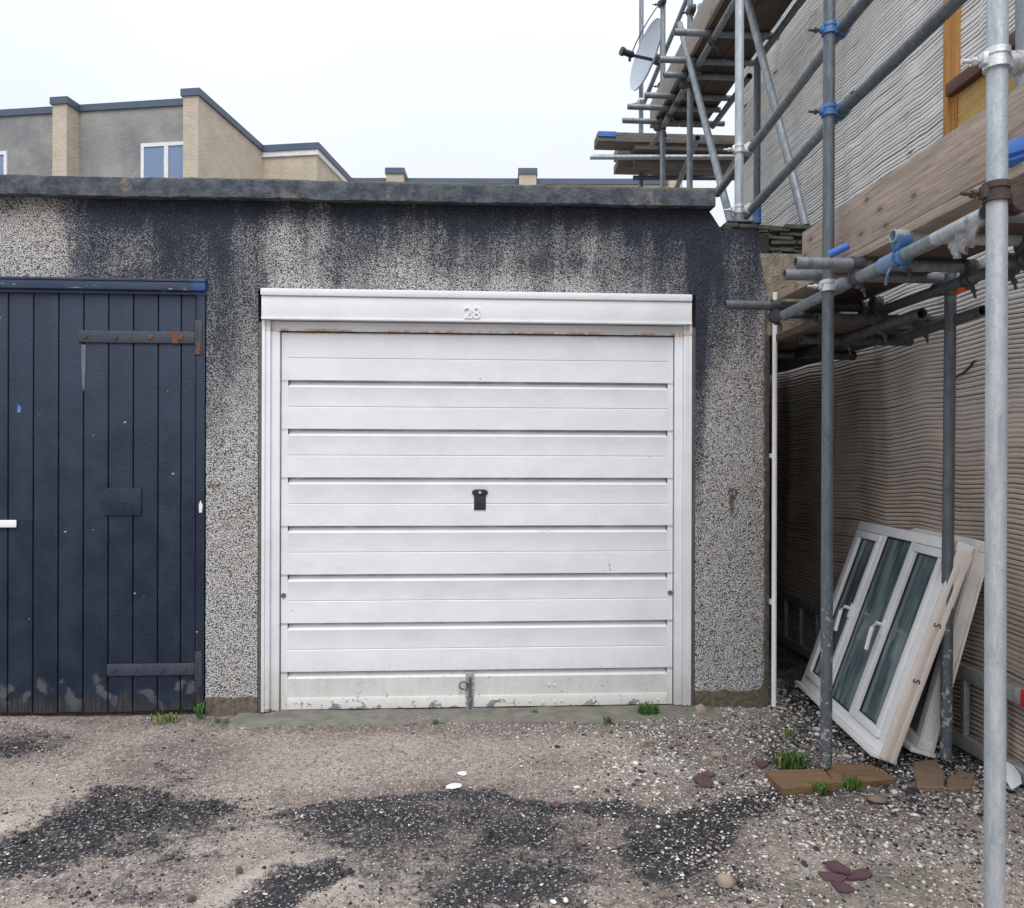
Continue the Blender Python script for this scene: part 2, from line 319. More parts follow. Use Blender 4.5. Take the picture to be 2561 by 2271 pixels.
def mk_galv(name, a, b, met=.55, rough=.42):
    m = Mat(name, rough, met); o = m.obj(); r = m.rnd()
    v = m.n.new('ShaderNodeVectorMath'); v.operation = 'ADD'; m.L(m.pos, v.inputs[0]); m.L(r, v.inputs[1])
    n = m.noise(10, 6, .75, m.map((3, 3, 1), src=v.outputs[0])); n2 = m.noise(70, 4, .7)
    c = m.mix(m.ramp(n, .32, .68), a, b); c = m.mix(m.ramp(n2, .62, .72, 0, .5), c, tuple(q * .45 for q in a))
    n3 = m.noise(45, 4, .7, m.map((1, 1, .10))); c = m.mix(m.ramp(n3, .54, .70, 0, .45), c, tuple(q * .55 for q in b)); c = m.mix(m.ramp(n3, .44, .30, 0, .30), c, tuple(min(1, q * 1.5) for q in a))
    sp = m.math('MULTIPLY', m.ramp(m.voro(26).outputs['Distance'], .10, .06), m.ramp(m.noise(8), .5, .6)); c = m.mix(m.math('MULTIPLY', sp, .6), c, (.6, .58, .52)); zz_ = m.sep()[2]
    spl = m.math('MULTIPLY', m.ramp(m.math('SUBTRACT', m.noise(48, 3, .6), m.math('MULTIPLY', zz_, .10)), .545, .60), m.ramp(zz_, .5, 1.0, 1, 0)); c = m.mix(m.math('MULTIPLY', spl, .8), c, (.52, .50, .46)); m.col(c)
    m.rough(m.ramp(n, .3, .7, rough - .1, rough + .15)); m.bump(n2, .0015); return m.m
M['galv'] = mk_galv('galvanised_tube', (.50, .54, .57), (.36, .40, .43), .35, .5)
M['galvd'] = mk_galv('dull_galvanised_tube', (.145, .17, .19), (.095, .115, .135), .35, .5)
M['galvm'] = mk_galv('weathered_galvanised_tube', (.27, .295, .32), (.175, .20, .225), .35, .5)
M['darktube'] = mk_galv('dark_tube', (.10, .105, .11), (.055, .06, .065), .3, .6)  # darker metal for the tubes under the lower deck
M['chrome'] = mk_galv('zinc_clamp', (.72, .74, .76), (.55, .57, .6), .6, .35)
M['blueclamp'] = simple('blue_painted_clamp', (.03, .12, .32), (.10, .22, .42), .45, .1, 25, .4)
M['rustclamp'] = simple('rusty_clamp', (.10, .065, .055), (.055, .045, .045), .8, .2, 30, .5, .003)
M['darkclamp'] = simple('dark_clamp', (.06, .065, .075), (.11, .115, .12), .6, .4, 30, .5, .003)
def mk_wood(name, a, b, axis='y', dark=(.09, .07, .055), knots=True):
    m = Mat(name, .85, spec=.25); st = {'y': (1, .06, 1), 'x': (.06, 1, 1), 'z': (1, 1, .06)}[axis]; st2 = {'y': (14, .8, 14), 'x': (.8, 14, 14), 'z': (14, 14, .8)}[axis]
    o = m.pos; g = m.noise(75, 6, .72, m.map({'y': (1, .035, 1), 'x': (.035, 1, 1), 'z': (1, 1, .035)}[axis]), .8); wv = m.noise(4, 5, .6, m.map(st2)); big = m.noise(2.6, 4, .6)
    c = m.mix(m.ramp(g, .35, .68), a, b); c = m.mix(m.ramp(wv, .5, .75, 0, .55), c, dark); c = m.mix(m.ramp(big, .4, .7, 0, .5), c, tuple(q * .72 for q in a))
    if knots:
        cx_ = m.n.new('ShaderNodeCombineXYZ'); px_ = m.sep(); ia, ib = {'y': (1, 2), 'x': (0, 2), 'z': (2, 1)}[axis]
        m.L(px_[ia], cx_.inputs[0]); m.L(px_[ib], cx_.inputs[1]); vk = m.voro(7, m.map((.5, 1, 1), src=cx_.outputs[0])); vk.voronoi_dimensions = '2D'; kd = m.math('ADD', vk.outputs['Distance'], m.math('MULTIPLY', m.math('SUBTRACT', m.noise(50, 3), .5), .06))
        c = m.mix(m.ramp(kd, .20, .10, 0, .4), c, tuple(q * .8 for q in b)); km = m.ramp(m.noise(2.3, 2), .47, .53); c = m.mix(m.math('MULTIPLY', km, m.ramp(kd, .085, .03, 0, .75)), c, dark); c = m.mix(m.ramp(m.noise(7, 4, .7, m.map({'y': (1, .4, 1), 'x': (.4, 1, 1), 'z': (1, 1, .4)}[axis])), .52, .72, 0, .5), c, tuple(q * 1.15 for q in a))
    m.col(c); m.bump(m.math('ADD', g, m.math('MULTIPLY', wv, .8)), .008); return m.m
M['board'] = mk_wood('weathered_board', (.50, .41, .34), (.32, .255, .21))
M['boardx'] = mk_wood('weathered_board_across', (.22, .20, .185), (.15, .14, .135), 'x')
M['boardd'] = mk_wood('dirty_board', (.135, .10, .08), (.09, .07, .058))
M['boardp'] = mk_wood('grey_board', (.40, .35, .31), (.31, .275, .25))
M['sole'] = mk_wood('wet_timber', (.27, .165, .09), (.17, .115, .07), 'x', (.06, .042, .03), False)
M['orange'] = mk_wood('raw_orange_timber', (.66, .36, .13), (.46, .20, .06), 'z', (.16, .06, .03))
M['yellow'] = mk_wood('pale_yellow_board', (.62, .43, .17), (.52, .33, .11), 'y', (.3, .16, .06), False)
M['pvc'] = simple('white_plastic', (.86, .86, .86), (.80, .80, .79), .35, 0, 6, .5)
M['pvcd'] = simple('grimy_plastic', (.80, .78, .76), (.66, .63, .61), .6, 0, 8, .5, .002)
M['pinkwood'] = simple('stripped_frame_edge', (.82, .79, .76), (.72, .62, .54), .6, 0, 5, .5, .003, 40, (1, 2.5, .3))
M['rubber'] = simple('black_gasket', (.02, .02, .02), None, .6)
M['black'] = simple('black_iron', (.018, .022, .035), (.03, .035, .05), .45, .2, 30, .5)
M['strap'] = simple('painted_iron', (.034, .042, .060), (.055, .062, .08), .5, .2, 14, .5, .003)
M['rust'] = simple('rust', (.22, .075, .04), (.11, .05, .035), .9, 0, 60, .5, .003)
M['red'] = simple('red_plastic', (.62, .03, .03), None, .4)
M['tarp'] = simple('bright_blue_plastic', (.03, .11, .46), (.05, .17, .56), .4, 0, 8, .5)
M['orangep'] = simple('orange_plastic', (.75, .12, .02), None, .45)
M['alu'] = mk_galv('aluminium', (.45, .46, .47), (.32, .33, .34), .5, .45)
M['coping'] = simple('dark_metal_coping', (.062, .085, .135), (.085, .11, .165), .5, .2, 1.5, .5)
M['harl'] = simple('beige_harling', (.52, .46, .37), (.42, .37, .30), .95, 0, 2.2, .5, .03, 14)
M['harlg'] = simple('grey_harling', (.33, .325, .305), (.17, .18, .19), .95, 0, .8, .5, .02, 14)
M['harlw'] = simple('fascia_white', (.78, .79, .82), None, .5)
M['winglass'] = simple('sky_glass', (.16, .24, .38), (.13, .2, .33), .08, 0, 1, .4, spec=.8)
M['paper'] = simple('white_paper', (.78, .79, .84), (.66, .67, .72), .7)
M['mortar'] = simple('grey_mortar', (.15, .14, .125), (.09, .085, .08), .95, 0, 25, .5, .006)
M['conc'] = simple('mossy_concrete', (.21, .20, .165), (.12, .115, .095), .9, 0, 12, .5, .006)
M['stone'] = simple('tan_stone', (.38, .30, .235), (.28, .225, .18), .9, 0, 20, .5, .006)
M['slate'] = simple('purple_slate', (.125, .062, .075), (.085, .048, .06), .6, 0, 20, .5, .002)
M['brick'] = simple('wet_orange_brick', (.26, .165, .11), (.18, .125, .09), .85, 0, 18, .5, .004)
M['dish'] = simple('pale_grey_dish', (.46, .51, .58), (.40, .45, .53), .45, 0, 5, .5)
M['drystone'] = simple('dark_mossy_stone', (.055, .06, .054), (.12, .115, .095), .9, 0, 22, .5, .008)
M['sheet'] = simple('clear_plastic_sheet', (.34, .335, .33), (.25, .25, .25), .25, 0, 9, .5)
def mk_glass():
    m = Mat('wet_glass', .12, spec=.9); n = m.noise(60, 4, .7); z = m.sep(); s = m.noise(5, 3, .6, m.map((1, 2.5, .25)))
    c = m.mix(m.ramp(s, .4, .65), (.065, .098, .108), (.21, .265, .275)); m.col(c)
    m.rough(m.ramp(n, .4, .6, .06, .22)); m.bump(n, .0006); return m.m
M['glass'] = mk_glass()
def mk_vcol(name, rough=.85):
    m = Mat(name, rough, spec=.3); c = m.attr('col', 'Color'); m.col(m.mix(m.ramp(m.noise(160, 3), .35, .7, 0, .4), c, m.mix(.5, c, (.03, .03, .03)))); return m.m
M['vcol'] = mk_vcol('loose_stone')
def mk_leaf():
    m = Mat('weed_leaf', .6, spec=.3); c = m.attr('col', 'Color'); m.col(c); m.b.inputs['Subsurface Weight'].default_value = 0; return m.m
M['leaf'] = mk_leaf()

# ---------------------------------------------------------------- ground: one sheet to the horizon
def inpoly(px, py, poly):
    ins = np.zeros(px.shape, bool); n = len(poly)
    for i in range(n):
        (x0, y0), (x1, y1) = poly[i], poly[(i + 1) % n]
        c = ((y0 > py) != (y1 > py)) & (px < (x1 - x0) * (py - y0) / (y1 - y0 + 1e-9) + x0); ins ^= c
    return ins
def segd(px, py, poly, closed=True):
    d = np.full(px.shape, 1e9); n = len(poly)
    for i in range(n if closed else n - 1):
        (x0, y0), (x1, y1) = poly[i], poly[(i + 1) % n]; dx, dy = x1 - x0, y1 - y0
        t = np.clip(((px - x0) * dx + (py - y0) * dy) / (dx * dx + dy * dy + 1e-12), 0, 1)
        d = np.minimum(d, np.hypot(px - x0 - t * dx, py - y0 - t * dy))
    return d
G = lambda pts: [tuple(PZ(x * K, y * K)[:2]) for x, y in pts]
gx = np.r_[-300, -80, -25, -10, -5, np.arange(-3.2, 3.2, .022), 5, 10, 25, 80, 300]
gy = np.r_[-120, -40, -15, -8, -5, np.arange(-3.2, 1.0, .022), 3, 7, 15, 40, 120, 300]
GX, GY = np.meshgrid(gx, gy)
damp = np.zeros_like(GX); tar = np.zeros_like(GX); pale = np.zeros_like(GX); wet = np.zeros_like(GX)
QX = GX + .20 * (fbm(GX, GY, 2.6, 51) - .5) + .14 * (fbm(GX, GY, 8, 52) - .5); QY = GY + .20 * (fbm(GX, GY, 2.6, 61) - .5) + .14 * (fbm(GX, GY, 8, 62) - .5)
def blob(arr, pts, v, soft):
    soft *= 1.7; p = G(pts); d = segd(QX, QY, p) * np.where(inpoly(QX, QY, p), 1, -1); arr[:] = np.maximum(arr, v * sstep(-soft, soft, d))
def line(arr, pts, v, wid):
    d = segd(QX, QY, G(pts), False); arr[:] = np.maximum(arr, v * sstep(wid, wid * .25, d))
for pts, v, s in [([(-60, 1478), (60, 1462), (135, 1470), (100, 1490), (20, 1500), (-60, 1515)], .85, .07),
                  ([(190, 1566), (330, 1562), (420, 1585), (505, 1603), (430, 1640), (260, 1658), (250, 1690), (150, 1712), (60, 1738), (-80, 1745), (-60, 1690), (90, 1650), (150, 1612), (140, 1585)], .98, .055),
                  ([(290, 1690), (400, 1668), (490, 1678), (450, 1712), (330, 1722)], .62, .06),
                  ([(590, 1616), (760, 1590), (890, 1604), (905, 1640), (860, 1690), (720, 1712), (640, 1680), (600, 1650)], .85, .06),
                  ([(930, 1635), (1050, 1610), (1140, 1630), (1110, 1700), (990, 1712), (910, 1680)], .84, .06),
                  ([(830, 1760), (950, 1700), (1080, 1716), (1190, 1700), (1240, 1750), (1190, 1830), (820, 1830)], .8, .06),
                  ([(1265, 1622), (1400, 1600), (1500, 1602), (1490, 1690), (1420, 1740), (1340, 1770), (1270, 1730), (1255, 1680)], .98, .055),
                  ([(760, 1600), (960, 1588), (1180, 1604), (1120, 1650), (1000, 1660), (860, 1650)], .72, .06), ([(90, 1600), (300, 1545), (540, 1590), (560, 1640), (420, 1680), (250, 1720), (60, 1770), (-60, 1760)], .66, .10), ([(440, 1830), (470, 1780), (560, 1738), (690, 1722), (740, 1752), (650, 1798), (580, 1835)], .95, .045),
                  ([(30, 1800), (150, 1745), (300, 1735), (360, 1765), (300, 1815), (40, 1830)], .56, .08),
                  ([(1300, 1740), (1500, 1700), (1560, 1770), (1480, 1830), (1300, 1830)], .55, .08),
                  ([(570, 1620), (900, 1600), (1260, 1610), (1280, 1830), (560, 1830), (700, 1730)], .50, .12), ([(-60, 1735), (160, 1740), (420, 1700), (420, 1830), (-60, 1830)], .46, .12), ([(900, 1700), (1130, 1640), (1230, 1660), (1150, 1740), (930, 1740)], .62, .06), ([(1560, 1400), (1640, 1430), (1650, 1530), (1800, 1560), (1640, 1600), (1540, 1500)], .72, .10),
                  ([(1480, 1540), (1560, 1590), (1700, 1620), (1900, 1640), (1760, 1700), (1600, 1660), (1470, 1600)], .42, .10),
                  ([(1500, 1130), (1700, 1130), (2010, 1560), (1800, 1560), (1560, 1420)], .85, .06)]: blob(tar, pts, v, s)
line(tar, [(560, 1622), (700, 1600), (860, 1586), (1000, 1592), (1200, 1606), (1330, 1612), (1480, 1604), (1600, 1580)], .85, .085)
line(tar, [(330, 1520), (400, 1545), (300, 1565)], .5, .12)
for pts, v, s in [([(480, 1740), (640, 1690), (660, 1720), (560, 1740), (440, 1813), (380, 1813)], .9, .07), ([(660, 1740), (830, 1700), (900, 1700), (830, 1770), (700, 1813), (600, 1813)], .8, .08),
                  ([(-60, 1620), (90, 1600), (120, 1640), (40, 1680), (-60, 1700)], .7, .10), ([(620, 1520), (480, 1560), (560, 1600), (800, 1580), (760, 1530)], .30, .12), ([(870, 1640), (1000, 1620), (930, 1690)], .35, .07)]: blob(pale, pts, v, s)
for pts, v, s in [([(230, 1480), (420, 1440), (560, 1470), (520, 1540), (420, 1600), (180, 1600), (150, 1560)], .6, .12), ([(560, 1570), (900, 1540), (1300, 1560), (1560, 1560), (1560, 1813), (900, 1813), (560, 1720)], .75, .14), ([(-80, 1660), (300, 1640), (480, 1690), (420, 1813), (-80, 1813)], .55, .12),
                  ([(-80, 1440), (180, 1450), (200, 1510), (-80, 1540)], .6, .1), ([(1380, 1410), (1700, 1410), (2040, 1600), (1700, 1700), (1450, 1580), (1250, 1470)], .7, .14), ([(0, 1420), (1400, 1415), (1420, 1460), (900, 1470), (0, 1450)], .7, .10), ([(980, 1470), (1250, 1480), (1200, 1560), (1000, 1540)], .45, .12)]: blob(damp, pts, v, s)
blob(wet, [(1500, 1720), (1700, 1700), (1960, 1740), (1960, 1830), (1500, 1830)], .75, .12); blob(wet, [(400, 1418), (1400, 1416), (1420, 1440), (500, 1442)], .6, .04)
GZ = -.012 + .022 * (fbm(GX, GY, 2.3, 3) - .5) + .010 * (fbm(GX, GY, 14, 5) - .5) - .006 * tar
GZ = np.where((np.abs(GX) > 3.25) | (GY > .95) | (GY < -3.25), -.012, GZ)
ground = gridmesh('ground', M['ground'], np.stack([GX, GY, GZ], -1), attrs={'tar': tar, 'pale': pale, 'wet': wet, 'damp': damp})
tag(ground, 'trodden yard of pale silt over worn black tar in front of the garages', 'ground', kind='structure')
def gz(x, y): return float(-.012 + .022 * (fbm(np.array([x]), np.array([y]), 2.3, 3)[0] - .5))

# ---------------------------------------------------------------- garage row
garage = thing('garage', 'flat roofed pebble dashed garage numbered 28 with white and dark blue doors', 'garage', (0, 2.5, 0))
OL, OR_, OT = -1.105, 1.235, 2.235          # white door opening
BL, BR, BT = -3.55, -1.372, 2.275           # blue door opening
xs = np.unique(np.r_[np.arange(-6, -3.6, .2), BL, np.arange(-3.5, -2.6, .1), np.arange(-2.6, 1.655, .02), BR, OL, OR_, 1.655])
zs = np.unique(np.r_[np.arange(-.05, 2.70, .02), BT, OT, 2.70])
WX, WZ = np.meshgrid(xs, zs)
edge = 1.655 - .065 * sstep(2.15, 2.62, WZ)                        # the free corner leans in at the top
fx = np.clip((WX - 1.28) / (1.655 - 1.28), 0, 1); X2 = WX + fx * (edge - 1.655) + .006 * (vnoise(WZ, WX * 0, 9, 2) - .5) * fx
top = 2.70 - .095 * sstep(1.30, 1.40, WX); Z2 = np.minimum(WZ, top + .012 * (vnoise(WX, WZ * 0, 30, 1) - .5) * (WX > 1.3))
Yn = .010 * (fbm(WX, WZ, 5, 1) - .5) - .004 * (vnoise(WX, WZ, 45, 4) - .5)
Yn = Yn + .02 * np.exp(-((WX - 1.655) / .02) ** 2)
cxm = (WX[:-1, :-1] + WX[1:, 1:]) / 2; czm = (WZ[:-1, :-1] + WZ[1:, 1:]) / 2
keep = ~(((cxm > OL) & (cxm < OR_) & (czm < OT)) | ((cxm > BL) & (cxm < BR) & (czm < BT)))
g = lambda x, c, s: np.exp(-((x - c) / s) ** 2)
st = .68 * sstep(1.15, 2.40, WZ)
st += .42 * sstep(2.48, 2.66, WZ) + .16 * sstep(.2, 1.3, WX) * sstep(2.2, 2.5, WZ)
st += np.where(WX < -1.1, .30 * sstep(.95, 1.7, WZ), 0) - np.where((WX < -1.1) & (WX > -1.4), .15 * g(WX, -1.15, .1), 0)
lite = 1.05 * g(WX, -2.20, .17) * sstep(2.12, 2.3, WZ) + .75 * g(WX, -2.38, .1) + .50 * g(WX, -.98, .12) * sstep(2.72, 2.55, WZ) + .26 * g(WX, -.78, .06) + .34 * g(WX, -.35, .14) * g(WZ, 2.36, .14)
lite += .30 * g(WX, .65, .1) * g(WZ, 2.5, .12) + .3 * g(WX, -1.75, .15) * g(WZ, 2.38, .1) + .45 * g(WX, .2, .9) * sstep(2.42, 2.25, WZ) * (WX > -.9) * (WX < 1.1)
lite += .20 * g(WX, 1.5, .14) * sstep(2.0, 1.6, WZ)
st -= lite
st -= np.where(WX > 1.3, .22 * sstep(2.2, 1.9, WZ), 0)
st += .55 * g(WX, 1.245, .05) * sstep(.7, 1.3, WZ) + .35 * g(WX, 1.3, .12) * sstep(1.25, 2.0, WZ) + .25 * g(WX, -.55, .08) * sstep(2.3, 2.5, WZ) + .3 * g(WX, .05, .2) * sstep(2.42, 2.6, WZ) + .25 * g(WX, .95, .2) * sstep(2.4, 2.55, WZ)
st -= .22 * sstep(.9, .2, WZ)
bare = 1.0 * sstep(.13, .03, WZ) + .95 * sstep(1.585, 1.65, WX) * sstep(2.35, 2.15, WZ) + .8 * g(WX, 1.44, .025) * g(WZ, 1.10, .09)
wall = gridmesh('wall', M['dash'], np.stack([X2, Yn, Z2], -1), keep, garage, {'stain': st, 'bare': bare})
b = MB()                                                           # the body behind the front skin
b.box((1.40, .02, -.05), (1.648, .24, 2.58)); b.box((1.40, .24, -.05), (1.64, 5, 2.58)); b.box((-6, 4.8, -.05), (1.40, 5, 2.6))
b.build('side_wall', simple('low_bounce_wall', (.05, .052, .055), (.025, .028, .032), .95, 0, 6, .5, .01), garage)  # coloured near black to keep bounced light out of the passage
b = MB(); b.box((OL - .01, .02, -.05), (OL - .16, .2, 2.5)); b.box((OR_ + .01, .02, -.05), (OR_ + .16, .2, 2.5)); b.box((OL - .1, .02, OT + .005), (OR_ + .1, .2, 2.6))
b.box((BR + .012, .02, -.05), (BR + .1, .2, 2.5)); b.box((BL, .02, BT + .005), (BR + .01, .2, 2.6)); b.build('lintel_and_piers', M['mortar'], garage)
# roof slab, ragged front edge
sx = np.arange(-6, 1.3215, .02); prof = [(-.02, 2.692), (-.070, 2.690), (-.0725, 2.693), (-.073, 2.735), (-.072, 2.786), (-.068, 2.789), (0, 2.790), (5.0, 2.82)]
SV = np.zeros((len(prof), len(sx), 3))
for i, (yy, zz) in enumerate(prof):
    e = .5 if i in (0, 6, 7) else 1
    SV[i, :, 0] = sx; SV[i, :, 1] = yy + e * (.006 * (vnoise(sx, sx * 0 + i * .3, 26, 3) - .5) + .014 * (vnoise(sx, sx * 0, 2.2, 8) - .5))
    SV[i, :, 2] = zz + (.006 * (vnoise(sx, sx * 0 + i * .2, 22, 6) - .5) + .008 * (vnoise(sx, sx * 0, 3, 9) - .5)) + .012 * sx / 3
slab = gridmesh('roof_slab', M['slab'], SV, None, garage); slab.data.set_sharp_from_angle(angle=R(40))
b = MB(); b.add([tuple(p) for p in SV[:, -1]], [tuple(range(len(prof)))]); b.build('slab_end', M['slab'], garage, False)
# broken-off shoulder of the end wall with old masonry on top
b = MB(); b.box((1.50, .011, 2.02), (1.90, .35, 2.475), bev=.012); b.build('shoulder_block', M['stone'], garage).data.materials[0] = None
shb = [c for c in garage.children if c.name.startswith('shoulder_block')][0]; shb.data.materials[0] = simple('tan_roughcast', (.42, .35, .25), (.22, .195, .15), .95, 0, 30, .45, .02, 70)
b = MB(); b.box((1.66, .09, 2.44), (2.0, .35, 2.62)); zz = 2.44
for k in range(9):
    h = random.uniform(.016, .030); x = (1.66 if k < 6 else 1.46) + random.uniform(0, .05) - .012 * k
    while x < 2.0:
        wd = random.uniform(.05, .17); Mr = Matrix.Translation((x + wd / 2, .2, zz)) @ Matrix.Rotation(random.uniform(-.05, .05), 4, 'Y'); b.box((-wd / 2 + .003, -.19 + random.uniform(0, .05), 0), (wd / 2 - .003, .18, h * random.uniform(.8, 1.05) - .002), Mr, .006); x += wd
    zz += h
b.build('rubble_course', M['drystone'], garage)

# white up-and-over door
LX0, LX1, LZ0, LZ1 = -.990, 1.119, .004, 2.010
b = MB(); GX0, GX1, yF = -.955, 1.088, .030                        # stiles then ribbed sheet
b.box((LX0, yF, LZ0), (GX0, yF + .03, LZ1)); b.box((GX1, yF, LZ0), (LX1, yF + .03, LZ1))
pr = [(2.010, 0)]
for kk in range(7):
    zg = 1.756 - .2588 * kk
    pr += [(zg + .122, 0), (zg + .1215, .0035), (zg + .118, .0035), (zg + .114, 0)]       # fine line
    pr += [(zg + .001, -.001), (zg, .0005), (zg - .0005, .022), (zg - .004, .024), (zg - .020, .021), (zg - .0325, .002), (zg - .036, -.0012), (zg - .040, 0)]   # deep step
pr += [(.066, 0), (.0655, -.005), (.062, -.007), (.006, -.006), (.004, .03)]
vs = [(x, yF + d, z) for z, d in pr for x in (GX0, GX1)]
b.add(vs, [(2 * i, 2 * i + 1, 2 * i + 3, 2 * i + 2) for i in range(len(pr) - 1)])
for xx in (GX0, GX1):                                              # closing cheeks of the ribs
    for kk in range(7):
        zg = 1.756 - .2588 * kk; b.add([(xx, yF, zg), (xx, yF + .024, zg), (xx, yF + .024, zg - .034), (xx, yF, zg - .034)], [(0, 1, 2, 3)])
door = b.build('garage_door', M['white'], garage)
d = PY(958 * K, 1000 * K, yF)
b = MB(); b.box((d.x - .032, yF - .006, 1.065), (d.x + .032, yF + .004, 1.175), bev=.003); b.box((d.x - .042, yF - .012, 1.150), (d.x + .042, yF + .002, 1.170), bev=.003); b.box((d.x - .03, yF - .014, 1.168), (d.x + .03, yF, 1.176), bev=.002)
lp = b.build('lock_cover', M['black'], door)
b = MB(); b.tube((d.x, yF - .018, 1.160), (d.x, yF - .008, 1.160), .008, 12); b.build('screw', M['chrome'], door)
for xx in (LX0 + .014, LX1 - .014):
    b = MB(); b.tube((xx, yF - .006, .612), (xx, yF + .004, .612), .013, 16); b.tube((xx, yF - .0075, .612), (xx, yF - .005, .612), .006, 10); b.build('bolt_hole', M['galvd'], door)
h = PY(1175, 1725, yF).x                                           # bolt and hasp at the foot
b = MB(); b.box((h - .022, yF - .010, .115), (h + .022, yF, .195), bev=.003); b.box((h - .020, yF - .012, .0), (h - .004, yF - .006, .12), bev=.002); b.box((h + .006, yF - .012, .0), (h + .020, yF - .006, .12), bev=.002)
for z in (.03, .065, .10, .135): b.box((h - .024, yF - .014, z), (h + .024, yF - .006, z + .008), bev=.002)
hp = b.build('foot_bolt', M['alu'], door)
b = MB(); b.tube((h + .002, yF - .02, -.005), (h + .002, yF - .02, .17), .007, 10); b.build('shoot_bolt', M['galvd'], door)
b = MB(); b.path([(h - .012 + .022 * math.cos(t) - .022, yF - .02, .125 + .02 * math.sin(t)) for t in np.linspace(-1, 5, 16)], .004, 6); b.build('padlock_loop', M['rust'], door)
for q in (620, 668, 740, 830, 868, 1090, 1180, 1240, 1325, 1358, 1388, 1404, 1484, 1576, 1645):
    p = PY(q, 1752 + random.uniform(-4, 4), yF); b = MB(); b.tube((p.x, yF - .012, p.z), (p.x, yF - .004, p.z), .006, 10, r2=.010); 
    if LX0 < p.x < LX1: b.build('rivet', M['white'], door)
for q in (1372, 1387): p = PY(q, 1713, yF); b = MB(); b.tube((p.x, yF - .008, p.z), (p.x, yF, p.z), .004, 10, r2=.008); b.build('rivet', M['white'], door)
# timber frame round it
fr = MB()
for s, x0 in ((1, -1.083), (-1, 1.212)):
    q = lambda a, b_: (x0 + s * a, x0 + s * b_)
    a = q(0, .017); fr.box((a[0], -.012, .005), (a[1], .06, 2.068), bev=.003)
    a = q(.0175, .026); fr.box((a[0], -.004, .006), (a[1], .06, 2.068))
    a = q(.0265, .043); fr.box((a[0], -.008, .004), (a[1], .06, 2.068), bev=.003)
    a = q(.0435, .0875); fr.box((a[0], .012, .003), (a[1], .06, 2.066), bev=.002)
fr.box((-.9955, .014, 2.0165), (1.1245, .06, 2.0655), bev=.001)
frame = fr.build('door_frame', M['whiter'], garage)
b = MB(); b.box((-1.0, .058, 0), (1.13, .075, 2.03)); b.build('dark_gap', M['rubber'], frame)
b = MB(); b.box((-1.079, -.040, 2.0695), (1.203, .04, 2.1885), bev=.004); b.box((-1.083, -.052, 2.190), (1.203, .04, 2.229), bev=.010)
b.box((-1.079, -.046, 2.066), (1.203, -.038, 2.078), bev=.003); hd = b.build('head_board', M['whiter'], frame)
def text(s, size, ext, mat, name, parent, Mx):
    c = bpy.data.curves.new('t', 'FONT'); c.body = s; c.size = size; c.extrude = ext; c.bevel_depth = ext * .3; c.align_x = 'CENTER'
    o = bpy.data.objects.new('t', c); COL.objects.link(o); bpy.context.view_layer.update()
    me = bpy.data.meshes.new_from_object(o.evaluated_get(bpy.context.evaluated_depsgraph_get())); bpy.data.objects.remove(o)
    me.transform(Mx); me.transform(Matrix.Translation(-wloc(parent))); return link(name, me, mat, parent)
text('28', .088, .005, M['white'], 'house_number', hd, Matrix.Translation((PY(1181, 787, -.04).x, -.043, 2.083)) @ Matrix.Rotation(R(90), 4, 'X'))
b = MB(); b.box((OL - .004, .006, 0), (-1.086, .06, 2.06), bev=.002); b.build('mortar_fillet', M['mortar'], garage)
b = MB(); b.box((1.215, .006, 0), (OR_ + .004, .06, 2.06), bev=.002); b.build('mortar_fillet', M['mortar'], garage)
gx_ = np.arange(-1.2, 1.34, .03); tv = np.zeros((4, len(gx_), 3))
for i, (yy, zz) in enumerate([(.06, .0), (-.05, -.001), (-.17, -.004), (-.20, -.03)]):
    tv[i, :, 0] = gx_; tv[i, :, 1] = yy + (i > 1) * .05 * (fbm(gx_, gx_ * 0, 5, 2) - .5); tv[i, :, 2] = zz + .008 * (vnoise(gx_, gx_ * 0 + i, 12) - .5)
gridmesh('threshold', M['conc'], tv, None, garage)
# dark blue boarded doors
b = MB(); x = -1.430; ws = [.078, .1155] + [.1275] * 14
x = -1.376
for i, wd in enumerate([.052, .0775, .118] + [.1265] * 15):
    x1 = x - wd
    if x1 < BL: break
    b.box((x1 + .003, .000 + (.012 if i else 0) * 1, .012 + random.uniform(-.004, .004)), (x - .003, .035, 2.205), bev=.005); x = x1
leaf = b.build('boarded_door', M['blue'], garage)
b = MB(); b.box((BL, .028, .0), (BR, .05, 2.26)); b.build('backing', M['rubber'], leaf)
b = MB(); b.box((BL, -.026, 2.213), (BR + .002, .04, 2.262), bev=.007); b.box((BL, -.032, 2.258), (BR + .004, .03, 2.272), bev=.004); b.box((BL, -.002, 2.196), (BR, .034, 2.214), bev=.003); b.build('door_head', M['bluetrim'], garage)
def strap(xa, xb, z, hh, rusty):
    b = MB(); b.box((xa, .002, z - hh / 2), (xb, .012, z + hh / 2), bev=.003); b.tube((xb + .012, .002, z - hh * .9), (xb + .012, .002, z + hh * .9), .010, 10); b.box((xb + .004, -.004, z - hh * 1.5), (xb + .04, .004, z + hh * 1.5), bev=.003)
    o = b.build('strap_hinge', M['strap'], leaf)
    for t in (.06, .32, .62, .88): 
        b = MB(); b.tube((xa + (xb - xa) * t, -.003, z), (xa + (xb - xa) * t, .003, z), .012, 10, r2=.015); b.build('coach_bolt', M['rust'] if rusty and t > .5 else M['strap'], o)
    if rusty:
        b = MB(); b.box((xb - .115, .0005, z - hh / 2), (xb - .085, .0015, z + hh * .5)); b.build('rust_patch', M['rust'], o); b = MB(); b.box((xb + .008, -.006, z - hh * 1.4), (xb + .03, -.0045, z - hh * .3)); b.build('rust_patch', M['rust'], o)
p0, p1 = PY(155 * K, 671 * K), PY(388 * K, 671 * K); strap(p0.x, p1.x, p0.z, .062, True)
